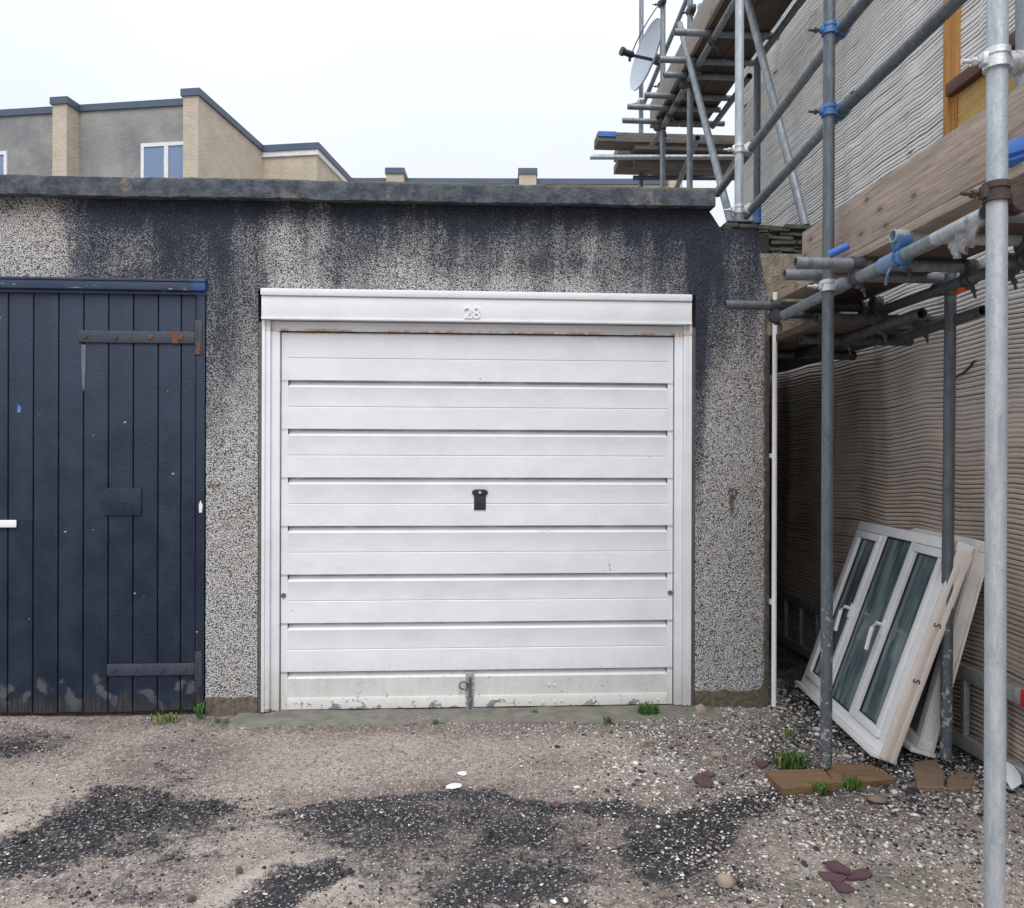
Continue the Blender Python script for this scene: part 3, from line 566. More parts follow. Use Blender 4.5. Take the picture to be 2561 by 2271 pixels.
p0, p1 = PY(213 * K, 1338 * K), PY(388 * K, 1338 * K); strap(p0.x, p1.x, p0.z, .062, False)
p0, p1 = PY(205 * K, 1029 * K), PY(281 * K, 974 * K)
b = MB(); b.box((p0.x, .004, p0.z), (p1.x, .010, p1.z), bev=.004); cp = b.build('lock_plate', M['blue'], leaf)
b = MB(); b.box((p0.x + .085, .001, (p0.z + p1.z) / 2 - .006), (p0.x + .115, .006, (p0.z + p1.z) / 2 + .004), bev=.002); b.build('keyhole', M['black'], leaf)
p0, p1 = PY(-60 * K, 1053 * K), PY(33 * K, 1038 * K)
b = MB(); b.box((p0.x, -.004, p0.z), (p1.x, .004, p1.z), bev=.003); b.build('pull_bar', M['pvc'], leaf)
p = PY(401 * K, 1012 * K); b = MB(); b.prism([(-.008, -.03), (.006, -.028), (.010, .01), (-.002, .035), (-.010, .01)], .002, Matrix.Translation((p.x, -.001, p.z)) @ Matrix.Rotation(R(90), 4, 'X')); b.build('bare_wood_chip', M['pvcd'], leaf)
p = PY(36 * K, 815 * K); b = MB(); b.prism([(-.010, -.02), (.008, -.022), (.012, .004), (-.006, .022)], .002, Matrix.Translation((p.x, .0105, p.z)) @ Matrix.Rotation(R(90), 4, 'X')); b.build('blue_paint_fleck', simple('pale_blue_fleck', (.10, .2, .5)), leaf)
p = PY(165 * K, 720 * K); b = MB(); b.prism([(-.011, .085), (.011, .085), (.010, -.02), (.004, -.16), (-.006, -.14), (-.011, -.02)], .0015, Matrix.Translation((p.x, .0112, p.z)) @ Matrix.Rotation(R(90), 4, 'X')); b.build('bleached_streak', simple('bleached_paint', (.17, .19, .22), (.05, .065, .095), .6, 0, 7, .7, stretch=(1, 1, .6)), leaf)
p = PY(430 * K, 967 * K); b = MB(); b.path([(p.x - .03, .02, p.z), (p.x - .02, -.015, p.z), (p.x + .02, -.02, p.z - .002), (p.x + .028, -.02, p.z + .006)], .004, 8); b.build('rusty_hook', M['rust'], garage)
p = PY(1462 * K, 983 * K); b = MB(); b.tube((p.x, -.010, p.z), (p.x, .02, p.z), .024, 12, hollow=True); b.build('pipe_stub', M['drystone'], garage)
# white downpipe on the corner
b = MB(); a = PY(1941, 735, .02); b.tube((1.669, -.014, -.005), (1.669, -.014, a.z), .0135, 12, hollow=True, wall=.002)
b.box((1.652, -.01, 1.35), (1.675, .03, 1.375)); b.box((1.652, -.01, .55), (1.675, .03, .575)); b.build('downpipe', M['pvc'], garage)

# ---------------------------------------------------------------- house with combed render
HX = 2.335
house = thing('house', 'tall house side wall of combed grey render behind the scaffold', 'house', (HX + 2, 0, 0))
hy = np.unique(np.r_[np.arange(-3.6, 2.301, .045), 2.3]); pitch = .0215
zr = []; gr = []; dp = []
for k in range(int(5.5 / pitch)):
    z0 = (k + .05 * math.sin(k * 2.4) + .05 * math.sin(k * 5.3 + 1)) * pitch
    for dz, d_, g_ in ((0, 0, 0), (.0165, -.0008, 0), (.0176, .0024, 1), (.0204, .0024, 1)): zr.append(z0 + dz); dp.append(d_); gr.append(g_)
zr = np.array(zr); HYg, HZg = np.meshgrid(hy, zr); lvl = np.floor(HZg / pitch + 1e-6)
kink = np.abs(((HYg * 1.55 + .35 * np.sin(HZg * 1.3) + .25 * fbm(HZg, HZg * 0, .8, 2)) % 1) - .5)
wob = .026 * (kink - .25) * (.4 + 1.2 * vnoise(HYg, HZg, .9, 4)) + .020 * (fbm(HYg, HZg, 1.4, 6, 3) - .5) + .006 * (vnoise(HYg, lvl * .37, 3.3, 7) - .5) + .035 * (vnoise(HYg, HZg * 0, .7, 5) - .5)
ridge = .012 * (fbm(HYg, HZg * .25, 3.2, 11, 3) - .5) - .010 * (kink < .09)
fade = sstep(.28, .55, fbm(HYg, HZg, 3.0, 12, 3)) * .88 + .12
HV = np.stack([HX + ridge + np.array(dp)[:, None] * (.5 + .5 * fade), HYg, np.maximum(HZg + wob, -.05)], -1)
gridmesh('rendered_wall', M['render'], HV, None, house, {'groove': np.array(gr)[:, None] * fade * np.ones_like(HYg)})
b = MB(); b.box((1.665, 2.1, -.05), (HX + .01, 2.25, 2.75)); b.build('passage_light_block', M['mortar'], house)  # added wall, out of view, stops light from the passage's far end
b = MB(); b.box((HX + .02, -3.6, -.05), (HX + 5, 2.298, 5.6)); b.build('house_body', M['mortar'], house)
wp = [PX(x, y, HX - .012) for x, y in ((2384, 948), (2400, 938), (2418, 926), (2430, 912), (2438, 902))]; b = MB(); b.path(wp, .006, 6); b.build('stray_cable', M['rustclamp'], house)
# stripped window opening
a, c_ = PX(2362, 285, HX - .02), PX(2392, 285, HX - .02)
b = MB(); b.box((HX - .028, a.y, 2.75), (HX + .01, a.y - .045, 3.9), bev=.003); b.box((HX - .018, a.y - .046, 2.75), (HX + .012, c_.y, 3.9), bev=.003); b.build('timber_jamb', M['orange'], house)
l0 = PX(2374, 222, HX - .03)
b = MB(); b.box((HX - .05, l0.y, 3.085), (HX + .01, l0.y - 1.5, 3.145), bev=.003); b.build('steel_lintel', M['rust'], house).data.materials[0] = simple('rusty_brown_steel', (.115, .055, .05), (.16, .085, .065), .7, .2, 9, .5, .002)
b = MB(); b.box((HX - .012, l0.y + .0, 2.55), (HX + .014, l0.y - 1.5, 3.083)); b.build('infill_board', M['yellow'], house)

# ---------------------------------------------------------------- scaffold (tubes clamped into one frame)
scaf = thing('scaffold', 'galvanised tube scaffold clamped together between the garage and the rendered house', 'scaffold', (1.53, -.92, 0))
TR = .0242
def tube(name, p, q, mat='galvm', r=TR, hollow=True):
    b = MB(); b.tube(p, q, r, 16, hollow); return b.build(name, M[mat], scaf)
def coupler(p, ax1, ax2, off, mat='chrome', bolt=True, blt=(-1, 0, 0)):
    """right-angle clamp: collar on tube along ax1 at p, second collar along ax2 at p+off"""
    p, off = Vector(p), Vector(off); b = MB()
    for c, ax in ((p, Vector(ax1).normalized()), (p + off, Vector(ax2).normalized())):
        b.tube(c - ax * .024, c - ax * .008, TR + .0075, 16); b.tube(c + ax * .008, c + ax * .024, TR + .0075, 16); b.tube(c - ax * .02, c + ax * .02, TR + .004, 16)
    m = p + off / 2; b.box(m - Vector((.02, .02, .022)), m + Vector((.02, .02, .022)), bev=.006)
    bd = Vector(blt).normalized(); s = p + bd * (TR + .004)
    sd_ = bd.cross(Vector(ax1).normalized()) * .012
    b.box(s - Vector((.012, .012, .016)), s + Vector((.012, .012, .016)), bev=.004)
    o = b.build('coupler', M[mat], scaf)
    if bolt:
        b = MB(); b.tube(s + sd_, s + sd_ + bd * .055, .0055, 8); b.tube(s + sd_ + bd * .018, s + sd_ + bd * .030, .011, 6); b.build('clamp_bolt', M['rustclamp' if mat in ('rustclamp', 'blueclamp') else mat], o)
    return o
P2 = PZ(2066, 1932); P4 = PZ(2372, 1915); P3 = PD(2490, 1150, 1.93); S1 = PD(1848, 560, 4.33)
tube('upright', (P2.x, P2.y, .03), (P2.x + .008, P2.y, 5.2), 'galvd')
tube('upright', (P3.x, P3.y, -.0), (P3.x + .003, P3.y, 4.2), 'galv')
tube('upright', (P4.x - .012, P4.y, .03), (P4.x + .004, P4.y, 2.16), 'galvd')
tube('upright', (S1.x, S1.y, S1.z + .01), (S1.x + .002, S1.y, 6.2), 'galv')
P5 = PD(2556, 300, 3.06); tube('upright', (P5.x, P5.y, 2.1), (P5.x, P5.y, 5), 'galvm')
P6 = PD(1893, 560, 5.6); P6t = PD(1893, 150, 5.6); tube('upright', (P6.x, P6.y, P6.z + .16), (P6.x, P6.y, P6t.z), 'galvd')
b = MB(); b.tube((P6.x, P6.y, P6.z), (P6.x, P6.y, P6.z + .16), TR + .007, 14, True); b.build('blue_sleeve', M['blueclamp'], scaf)
b = MB(); b.box((S1.x - .075, S1.y - .05, S1.z), (S1.x + .075, S1.y + .075, S1.z + .008)); b.tube((S1.x, S1.y, S1.z + .008), (S1.x, S1.y, S1.z + .05), TR + .006, 12); b.build('base_plate', M['galvm'], scaf)
far = []
for px, z in ((1723, 6.2), (1655, 7.0), (1601, 8.0)):
    p = PD(px, 1150, z); far.append(p); tube('upright', (p.x, p.y, 0), (p.x, p.y, 6.6), 'galvm')
# guard rails beside the lower lift
railx = P2.x - .055
for za, zb, zc in ((2.735, 2.835, 2.86), (3.075, 3.185, 3.24)):
    a = Vector((S1.x + .056, S1.y + .55, za - .05)); bq = Vector((P2.x + .056, P2.y, zb)); c = Vector((P2.x + .06, P3.y - .4, zc))
    tube('guard_rail', a, bq + (c - bq) * 1.0 if False else bq + (bq - a).normalized() * .12, 'galvm'); tube('guard_rail', bq + Vector((.0, .10, -.008)) + (bq - a).normalized() * .02, c, 'galvd')
    coupler((S1.x, S1.y, za + .01), (0, 0, 1), (bq - a), (.056, 0, 0), 'chrome'); coupler((P2.x + .004, P2.y, zb), (0, 0, 1), (bq - a), (.056, 0, 0), 'blueclamp')
# lower lift: ledgers, transoms
LZ = 2.085
tube('ledger', (1.585, -.34, LZ - .018), (1.583, -1.60, LZ + .004), 'galvm'); tube('ledger', (1.583, -1.602, LZ + .004), (1.575, -3.4, LZ + .035), 'galv')
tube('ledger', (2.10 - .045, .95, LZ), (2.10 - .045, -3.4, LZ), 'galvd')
A = [(1989, 657, 3.13, .82), (1961, 687, 3.42, .82), (1813, 762, 3.97, .85), (2232, 590, 2.82, .66)]
tz = []
for i, (px, py, z, ln) in enumerate(A):
    p = PD(px, py, z); zz = p.z; tz.append(p.y)
    tube('transom', (p.x, p.y, zz), (p.x + ln, p.y + .012, zz - .003), ('galvm', 'galvm', 'galvd', 'galv')[i])
for yy in (.02, .55, -2.2, -2.75): tube('transom', (1.66, yy, LZ + .054), (2.28, yy + .01, LZ + .054), 'galvd')
for yy in tz[:1] + tz[2:] + [-2.2]:
    coupler((1.583, yy, LZ - .004), (0, 1, 0), (1, 0, 0), (.0, 0, .056), 'blueclamp' if -1.7 < yy < -1.3 else 'darkclamp', blt=(.3, 0, -1)); coupler((2.055, yy, LZ), (0, 1, 0), (1, 0, 0), (.0, 0, .05), 'darkclamp', blt=(.2, 0, -1))
coupler((P2.x + .002, P2.y, 2.085), (0, 0, 1), (0, 1, 0), (.05, 0, 0), 'chrome'); coupler((P4.x, P4.y, 2.09), (0, 0, 1), (0, 1, 0), (-.045, 0, 0), 'darkclamp')
coupler((2.055, -.35, LZ), (0, 1, 0), (1, 0, 0), (.0, 0, .05), 'darkclamp', blt=(.2, 0, -1)); coupler((2.055, .4, LZ), (0, 1, 0), (1, 0, 0), (.0, 0, .05), 'darkclamp', blt=(.2, 0, -1))
sl = PX(2230, 655, 1.583); d_ = Vector((-.03, -1, .01)).normalized(); b = MB(); b.tube(sl + d_ * .055, sl - d_ * .055, TR + .008, 14); b.path([sl + Vector((-.02, -.03, -.03)), sl + Vector((-.035, -.035, -.055)), sl + Vector((-.02, 0, -.07)), sl + Vector((0, .04, -.075))], .006, 6)
b.build('sleeve_clamp', simple('pale_blue_clamp', (.12, .21, .38), (.20, .29, .44), .5), scaf)
k1 = PD(2490, 150, 1.93); coupler((P3.x, P3.y, k1.z), (0, 0, 1), (1, .2, .25), (.05, .02, 0), 'chrome'); k2 = PD(2490, 482, 1.93); coupler((P3.x, P3.y, k2.z), (0, 0, 1), (0, 1, 0), (.055, 0, -.02), 'rustclamp')
tube('transom', (P3.x + .03, P3.y + .09, k2.z - .02), (2.25, P3.y + .1, k2.z - .02), 'galvm')
# upper lift over the garage roof
UZ, UXL, UXR = 4.36, 1.755, 2.18
tube('ledger', (UXL, 3.2, UZ), (UXL, -.3, UZ + .02), 'galvm'); tube('ledger', (UXR, 1.60, UZ), (UXR, -.3, UZ), 'galvd'); tube('ledger', (UXR - .02, 2.6, UZ - .06), (UXR - .02, 1.7, UZ - .06), 'galvd')
for py, xl, xr in ((74, 1.47, 2.24), (144, 1.46, 2.2), (182, 1.55, 2.2), (235, 1.48, 2.26), (265, 1.38, 2.2), (300, 1.39, 2.33)):
    z = (UZ + .055 - EYE) * FPX / (1150 - py); yy = -DIST + z * .99
    tube('transom', (xl, yy, UZ + .052), (xr, yy + .01, UZ + .052), 'galvm'); coupler((UXL, yy, UZ), (0, 1, 0), (1, 0, 0), (0, 0, .05), 'darkclamp', blt=(.3, 0, -1))
for p in far[:2]: coupler((p.x, p.y, UZ), (0, 0, 1), (0, 1, 0), (-.05, 0, 0), 'darkclamp')
for p, q in ((PD(1700, 60, 6.25), PD(1831, 570, 4.75)), (PD(1864, -20, 5.0), PD(2015, 566, 4.35)), (PD(1722, -12, 7.6), PD(1610, 258, 8.3)), (PD(1665, 340, 7.4), PD(1612, 445, 8.1)), (PD(1845, 400, 5.3), PD(1795, 475, 6.2)), (PD(1745, 345, 6.8), PD(1690, 475, 7.8))):
    tube('brace', p, q, 'galvm')
q = PD(1727, 190, 6.15); coupler(q, (0, 0, 1), (.1, -.3, -1), (0, -.05, 0), 'darkclamp')
for px, py, z in ((1727, 30, 6.2), (1655, 215, 7.0), (1655, 310, 7.0), (1601, 258, 8.0), (1655, 10, 7.0)): q = PD(px, py, z); coupler(q, (0, 0, 1), (1, 0, 0), (0, -.05, 0), 'darkclamp' if px != 1601 else 'chrome')
p = PD(1476, 393, 7.6); q = PD(1840, 393, 7.55); tube('ledger', p, q, 'galv'); p = PD(1583, 445, 7.9); q = PD(1850, 445, 7.7); tube('ledger', p, q, 'galvd')
# boards: loose on the tubes
def board(label, a, bb, mat, bev=.005, group='scaffold boards', end=None, name='scaffold_board', cat='scaffold board', sag=0.):
    b = MB(); b.box(a, bb, bev=bev); o = b.build(name, M[mat]); tag(o, label, cat, group)
    if end:
        c, e0, e1 = end; q = MB(); q.box(e0, e1, bev=.003); q.build('end_band', M[c], o)
    return o
board('upright toe board, long weathered plank with knots beside the middle scaffold pole', (1.604, -.50, 2.209), (1.642, -2.36, 2.435), 'board', group='toe boards', name='toe_board', cat='toe board')
board('toe board overlapping behind the nearest scaffold pole at the right edge', (1.562, -2.15, 2.262), (1.598, -3.6, 2.49), 'boardd', group='toe boards', name='toe_board', cat='toe board')
board('outer deck board lying under the knotted toe board', (1.600, -.25, 2.168), (1.825, -3.6, 2.206), 'board')

for x0, x1, lab in ((1.67, 1.88, 'passage board nearest the garage side wall under the lower lift'), (1.885, 2.095, 'middle passage board under the lower lift between garage and house'), (2.10, 2.30, 'added light blocking passage board nearest the house wall under the lower lift')): board(lab, (x0, 2.05, 1.985), (x1, -.58 + .3 * (x0 - 1.67), 2.022), 'boardd')  # run wide and long to shut out sky light; house side board added
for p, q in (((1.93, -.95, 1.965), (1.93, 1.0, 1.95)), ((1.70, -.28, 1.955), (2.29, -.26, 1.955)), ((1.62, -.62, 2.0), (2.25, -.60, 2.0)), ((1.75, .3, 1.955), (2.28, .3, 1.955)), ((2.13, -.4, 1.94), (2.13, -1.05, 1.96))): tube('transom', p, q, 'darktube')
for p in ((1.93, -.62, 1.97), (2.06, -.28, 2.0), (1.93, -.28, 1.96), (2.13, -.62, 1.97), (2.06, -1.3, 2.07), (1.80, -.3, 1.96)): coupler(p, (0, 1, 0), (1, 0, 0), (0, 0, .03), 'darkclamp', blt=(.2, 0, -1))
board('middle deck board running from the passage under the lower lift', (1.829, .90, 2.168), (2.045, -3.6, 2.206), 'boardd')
board('upper toe board on edge along the outside of the high deck', (1.69, 3.0, UZ + .08), (1.722, -.2, UZ + .31), 'boardp', group='toe boards', name='toe_board', cat='toe board')
for i, (x0, lab) in enumerate(((1.725, 'outer board of the high deck beside its toe board'), (1.955, 'inner board of the high deck next to the house wall'))):
    board(lab, (x0, 2.95, UZ + .078), (x0 + .225, -.2, UZ + .116), 'boardd')
fz = PD(1495, 340, 7.6); 
def fboard(lab, px0, px1, py0, py1, z, mat, dep=.225):
    p, q = PD(px0, py1, z), PD(px1, py0, z); return board(lab, (p.x, p.y, p.z), (q.x, p.y + dep, q.z), mat, .004)
o = fboard('topmost far board with a blue painted end behind the garage roof', 1495, 1850, 330, 352, 7.5, 'boardx')
p, q = PD(1497, 352, 7.49), PD(1541, 329, 7.49); b = MB(); b.box((p.x, p.y - .004, p.z + .045), (q.x, p.y + .2, q.z + .003)); b.build('blue_end', M['tarp'], o)
fboard('second far board just below the blue ended one', 1588, 1850, 354, 372, 7.55, 'boardx'); fboard('far board with a raw brown end on the crossing tube', 1545, 1850, 361, 385, 7.8, 'boardp'); fboard('lowest far board under the crossing tube behind the garage roof', 1545, 1850, 397, 416, 7.8, 'boardx'); fboard('broad far board in the middle of the far stack', 1585, 1850, 374, 422, 7.66, 'boardx', .04)
o = PD(1751, 62, 5.9); b = MB(); b.box((o.x - .017, o.y - .02, o.z), (o.x + .017, o.y + .02, o.z + .155), bev=.003); tag(b.build('board_clip', M['blueclamp']), 'small blue block standing against the upper toe board', 'clip')
o = PD(1745, 62, 5.95)
# bits hanging on the lift
p = PD(2096, 628, 3.0); b = MB(); b.tube((p.x - .03, p.y + .01, p.z - .012), (p.x + .028, p.y - .03, p.z + .014), .016, 10, r2=.012); tag(b.build('plastic_plug', M['tarp']), 'bright blue plastic plug on the tube beside the middle pole', 'plug')
p = PD(2405, 724, 3.3); b = MB(); b.tube((p.x - .03, p.y, p.z - .006), (p.x + .03, p.y - .01, p.z + .012), .022, 10, r2=.014); tag(b.build('plastic_plug', M['orangep']), 'orange plastic plug at the top of the inner pole', 'plug')
rows = 9; cols = 10; p = PD(2455, 548, 2.35); shv = np.zeros((rows, cols, 3))
for i in range(rows):
    for j in range(cols):
        t = i / (rows - 1); sx_ = (j / (cols - 1) - .5) * (.30 - .17 * t); shv[i, j] = (p.x + .012 * math.sin(j * 2.1 + i) + sx_ * .2, p.y + .05 + sx_ + .05 * t, p.z + .02 - .10 * t + .010 * math.sin(j * 1.7))
o = gridmesh('plastic_sheet', M['sheet'], shv); tag(o, 'torn scrap of clear plastic sheet caught under the near ledger', 'plastic sheet')
sm = o.modifiers.new('thick', 'SOLIDIFY'); sm.thickness = .002
p = PD(2552, 380, 2.25); b = MB(); Mb = Matrix.Translation(p) @ Matrix.Rotation(.5, 4, 'Z') @ Matrix.Rotation(.3, 4, 'Y'); b.box((-.035, -.06, -.022), (.09, .05, .03), Mb, .016); b.box((-.02, -.05, -.034), (.07, .03, -.018), Mb, .008); tag(b.build('wrapped_bundle', M['tarp']), 'bright blue wrapped bundle under the toe board behind the near pole', 'bundle')

# ---------------------------------------------------------------- satellite dish
dz = 7.6; dc = PD(1614, 137, dz)
dish = thing('satellite_dish', 'pale grey satellite dish on the far scaffold pole against the sky', 'satellite dish', dc)
nrm = Vector((-.93, -.22, .22)).normalized(); uu = Vector((.20, .12, 1)); uu = (uu - nrm * uu.dot(nrm)).normalized(); ww = nrm.cross(uu)
vs = [dc - nrm * .06]; n = 40; rad = [.09, .18, .27, .335, .345, .345]
for k, r_ in enumerate(rad):
    for j in range(n):
        t = 2 * math.pi * j / n; off = -.06 * (1 - (r_ / .345) ** 2) - (.012 if k == 5 else 0) + (.0 if k != 4 else .004)
        vs.append(dc + (uu * math.cos(t) * 1.0 + ww * math.sin(t) * .9) * r_ + nrm * off)
fs = [(0, 1 + j, 1 + (j + 1) % n) for j in range(n)] + [(1 + k * n + j, 1 + (k + 1) * n + j, 1 + (k + 1) * n + (j + 1) % n, 1 + k * n + (j + 1) % n) for k in range(5) for j in range(n)]
b = MB(); b.add(vs, fs); o = b.build('reflector', M['dish'], dish); s_ = o.modifiers.new('thick', 'SOLIDIFY'); s_.thickness = .008
a0, a1 = PD(1652, 154, dz + .02), PD(1575, 137, dz - .25); b = MB(); b.tube(a0, a1, .016, 8); b.build('feed_arm', M['black'], dish)
q = PD(1560, 130, dz - .28); b = MB(); b.tube(a1 + Vector((.03, 0, 0)), q, .030, 12); b.tube(q, q + (q - a1).normalized() * .03, .04, 12); b.tube(a1, a1 - Vector((0, 0, .06)), .014, 8); b.build('receiver_head', M['black'], dish)
b = MB(); m0 = dc - nrm * .08; pq = far[1]; pm = Vector((pq.x, pq.y, m0.z)); b.tube(m0, m0 - nrm * .12, .05, 12); b.tube(m0 - nrm * .1, pm, .02, 8); b.build('mount_bracket', M['darkclamp'], dish)
b = MB(); c0, c1, c2 = PD(1582, 128, dz - .2), PD(1610, 60, dz - .05), PD(1655, 2, dz); b.path([c0 * (1 - t) ** 2 + c1 * 2 * t * (1 - t) + c2 * t * t for t in np.linspace(0, 1, 14)], .006, 6); b.build('cable', M['rubber'], dish)

# ---------------------------------------------------------------- leaning windows and ladder
def rect_unit(O, e1, e2, name, label, W_, H_, T_, detailed):
    e1 = e1.normalized(); e3 = e1.cross(e2).normalized(); e2 = e3.cross(e1).normalized()
    if e3.x > 0: e3 = -e3
    Mx = Matrix(((e1.x, e2.x, e3.x, O.x), (e1.y, e2.y, e3.y, O.y), (e1.z, e2.z, e3.z, O.z), (0, 0, 0, 1)))
    t = thing(name, label, 'window', O, 'old windows leaning on the house wall')
    B = lambda *bx, bev=.003: [bb for bb in bx]
    fw = .050
    b = MB(); b.box((0, 0, -T_), (W_, fw, 0), Mx, .004); b.box((0, H_ - fw, -T_), (W_, H_, 0), Mx, .004); b.box((0, fw + .0005, -T_), (fw, H_ - fw - .0005, 0), Mx, .004); b.box((W_ - fw, fw + .0005, -T_), (W_, H_ - fw - .0005, 0), Mx, .004)
    cell = (W_ - 2 * fw) / 3; mw = .034
    if detailed:
        for k in (1, 2): b.box((fw + cell * k - mw / 2, fw + .0005, -T_ + .01), (fw + cell * k + mw / 2, H_ - fw - .0005, .004), Mx, .004)
    fo = b.build('window_frame', M['pvc'] if detailed else M['pvcd'], t)
    b = MB(); b.box((-.012, -.022, -T_ - .01), (W_ + .002, -.0005, .03), Mx, .004); b.build('sill', M['pvcd'], t)
    if detailed:
        for k in range(3):
            x0 = fw + cell * k + (mw / 2 if k else 0) + .004; x1 = fw + cell * (k + 1) - (mw / 2 if k < 2 else 0) - .004; y0, y1 = fw + .004, H_ - fw - .004
            if k != 1:
                sw = .040; b = MB(); b.box((x0, y0, -.05), (x1, y0 + sw, .012), Mx, .005); b.box((x0, y1 - sw, -.05), (x1, y1, .012), Mx, .005); b.box((x0, y0 + sw + .0004, -.05), (x0 + sw, y1 - sw - .0004, .012), Mx, .005); b.box((x1 - sw, y0 + sw + .0004, -.05), (x1, y1 - sw - .0004, .012), Mx, .005)
                so = b.build('sash', M['pvc'], t); x0 += sw; x1 -= sw; y0 += sw; y1 -= sw
                hx = (x1 + sw / 2) if k == 0 else (x0 - sw / 2); hy_ = H_ * .50; b = MB()
                b.box((hx - .014, hy_ - .03, .0125), (hx + .014, hy_ + .05, .022), Mx, .004); P = [Mx @ Vector(q) for q in ((hx, hy_ + .02, .02), (hx, hy_ + .02, .055), (hx - .004, hy_ - .01, .062), (hx - .008, hy_ - .07, .056), (hx - .01, hy_ - .12, .05))]
                b.path(P, .0095, 8); b.build('handle', M['pvc'], so)
            pb = MB(); pb.box((x0 - .006, y0 - .006, -.032), (x1 + .006, y1 + .006, -.012), Mx); pb.build('pane', M['glass'], so if k != 1 else t)
            gb = MB(); 
            for (xa, ya, xb, yb) in ((x0, y0, x1, y0 + .005), (x0, y1 - .005, x1, y1), (x0, y0, x0 + .005, y1), (x1 - .005, y0, x1, y1)): gb.box((xa, ya, -.0118), (xb, yb, -.006), Mx)
            gb.build('gasket', M['rubber'], so if k != 1 else t)
        eb = MB(); eb.box((W_ + .0006, -.01, -T_ + .002), (W_ + .016, H_ - .04, -.002), Mx, .003); eb.box((W_ + .0166, -.012, -T_ + .012), (W_ + .026, H_ - .12, -T_ + .034), Mx, .003); eb.box((W_ + .0166, -.012, -.03), (W_ + .024, H_ - .10, -.01), Mx, .003); ed = eb.build('bare_edge', M['pinkwood'], t)
        for s_, yy in (('S', .36), ('S', .62)):
            text(s_, .045, .0006, M['black'], 'pencil_mark', ed, Mx @ Matrix.Translation((W_ + .0265, yy, -.045)) @ Matrix.Rotation(R(90), 4, 'Y') @ Matrix.Rotation(R(90), 4, 'Z'))
    else:
        b = MB()
        for zz in (-.062, -.008): b.box((W_ + .0006, .0, zz - .008), (W_ + .008, H_ - .02, zz + .004), Mx, .002)
        b.build('edge_channel', M['pvcd'], t)
        pb = MB(); pb.box((fw - .004, fw - .004, -.045), (W_ - fw + .004, H_ - fw + .004, -.025), Mx); pb.build('pane', M['glass'], t)
    return t
Pf, Pn = PZ(2003, 1705, .045), PZ(2203, 1890, .045); Tn = PD(2388, 1352, 3.42)
W1 = (Pn - Pf).length; e1 = (Pn - Pf); Tn = PX(2388, 1352, Pn.x + .325)
e2 = Vector((.335, 0.02, .93))
w1 = rect_unit(Pf, e1, e2, 'leaning_window', 'white three pane window with two handles leaning at the front of the pair', W1 - .02, 1.0, .075, True)
Qn = PZ(2290, 1868, .05); Qf = Qn - e1.normalized() * 1.18
w2 = rect_unit(Qf, e1, Vector((2.30 - Qn.x - .03, .01, .94)), 'leaning_window', 'grimy grey white window frame leaning behind the three pane window', 1.20, .97, .075, False)
lad = thing('ladder', 'aluminium ladder lying on its edge along the foot of the house wall', 'ladder', (2.26, 0, 0))
ly0, ly1, lx = -1.12, 1.9, 2.285
for zz in (.045, .365):
    b = MB(); b.box((lx - .016, ly0, zz - .032), (lx + .016, ly1, zz + .032), bev=.004); b.build('rail', M['alu'], lad)
for k in range(12):
    y = ly0 + .16 + .25 * k; b = MB(); b.box((lx - .014, y - .014, .078), (lx + .014, y + .014, .332), bev=.004); b.build('rung', M['alu'], lad)
b = MB(); b.box((lx - .02, ly0 - .02, .33), (lx + .02, ly0 + .03, .40), bev=.005); b.build('red_end_cap', M['red'], lad)
# sole boards, bricks, paper
def slabthing(name, label, cat, corners, th, mat, group=None):
    top = [PZ(x, y, th) for x, y in corners]; c = sum(top, Vector()) / len(top); b = MB(); n = len(top)
    ins = [c + (p - c) * (1 - .006 / max((p - c).length, .05)) for p in top]
    vs = [Vector((p.x, p.y, -.015)) for p in top] + [Vector((p.x, p.y, th - .005)) for p in top] + [Vector((p.x, p.y, th)) for p in ins]
    fs = [tuple(range(n))] + [(k, (k + 1) % n, n + (k + 1) % n, n + k) for k in range(n)] + [(n + k, n + (k + 1) % n, 2 * n + (k + 1) % n, 2 * n + k) for k in range(n)] + [tuple(range(2 * n, 3 * n))]
    b.add(vs, fs); return tag(b.build(name, M[mat], None, False), label, cat, group)
slabthing('sole_board', 'wet brown timber pad with a pointed left corner under the middle pole', 'timber pad', [(1913, 1926), (1958, 1972), (2093, 1955), (2082, 1948), (2060, 1922)], .019, 'sole', 'timber pads under the poles')
slabthing('sole_board', 'wet brown timber pad right of the middle pole below the leaning windows', 'timber pad', [(2083, 1952), (2105, 1955), (2240, 1947), (2180, 1911), (2094, 1909), (2066, 1921)], .017, 'sole', 'timber pads under the poles')
slabthing('brick', 'orange brown brick half buried beneath the inner pole', 'brick', [(2282, 1905), (2294, 1966), (2362, 1968), (2362, 1930), (2340, 1898)], .008, 'brick', 'bricks by the inner pole')
slabthing('brick', 'rubble covered brick right of the other brick below the ladder', 'brick', [(2368, 1945), (2370, 1972), (2432, 1968), (2440, 1935), (2400, 1925)], .006, 'brick', 'bricks by the inner pole')
pp = [(2515, 1903), (2513, 1945), (2530, 1975), (2556, 1958), (2552, 1938), (2535, 1915)]
b = MB(); tp = [PZ(x, y, .03 + .05 * (1 - (y - 1903) / 72)) for x, y in pp]; c = sum(tp, Vector()) / 6 + Vector((0, 0, .012)); vs = tp + [c] + [p - Vector((0, 0, .004)) for p in tp] + [c - Vector((0, 0, .004))]
b.add(vs, [(k, (k + 1) % 6, 6) for k in range(6)] + [((k + 1) % 6 + 7, k + 7, 13) for k in range(6)] + [(k, k + 7, (k + 1) % 6 + 7, (k + 1) % 6) for k in range(6)])
tag(b.build('paper_scrap', M['paper'], None, False), 'crumpled white paper scrap beside the near end of the ladder', 'paper')

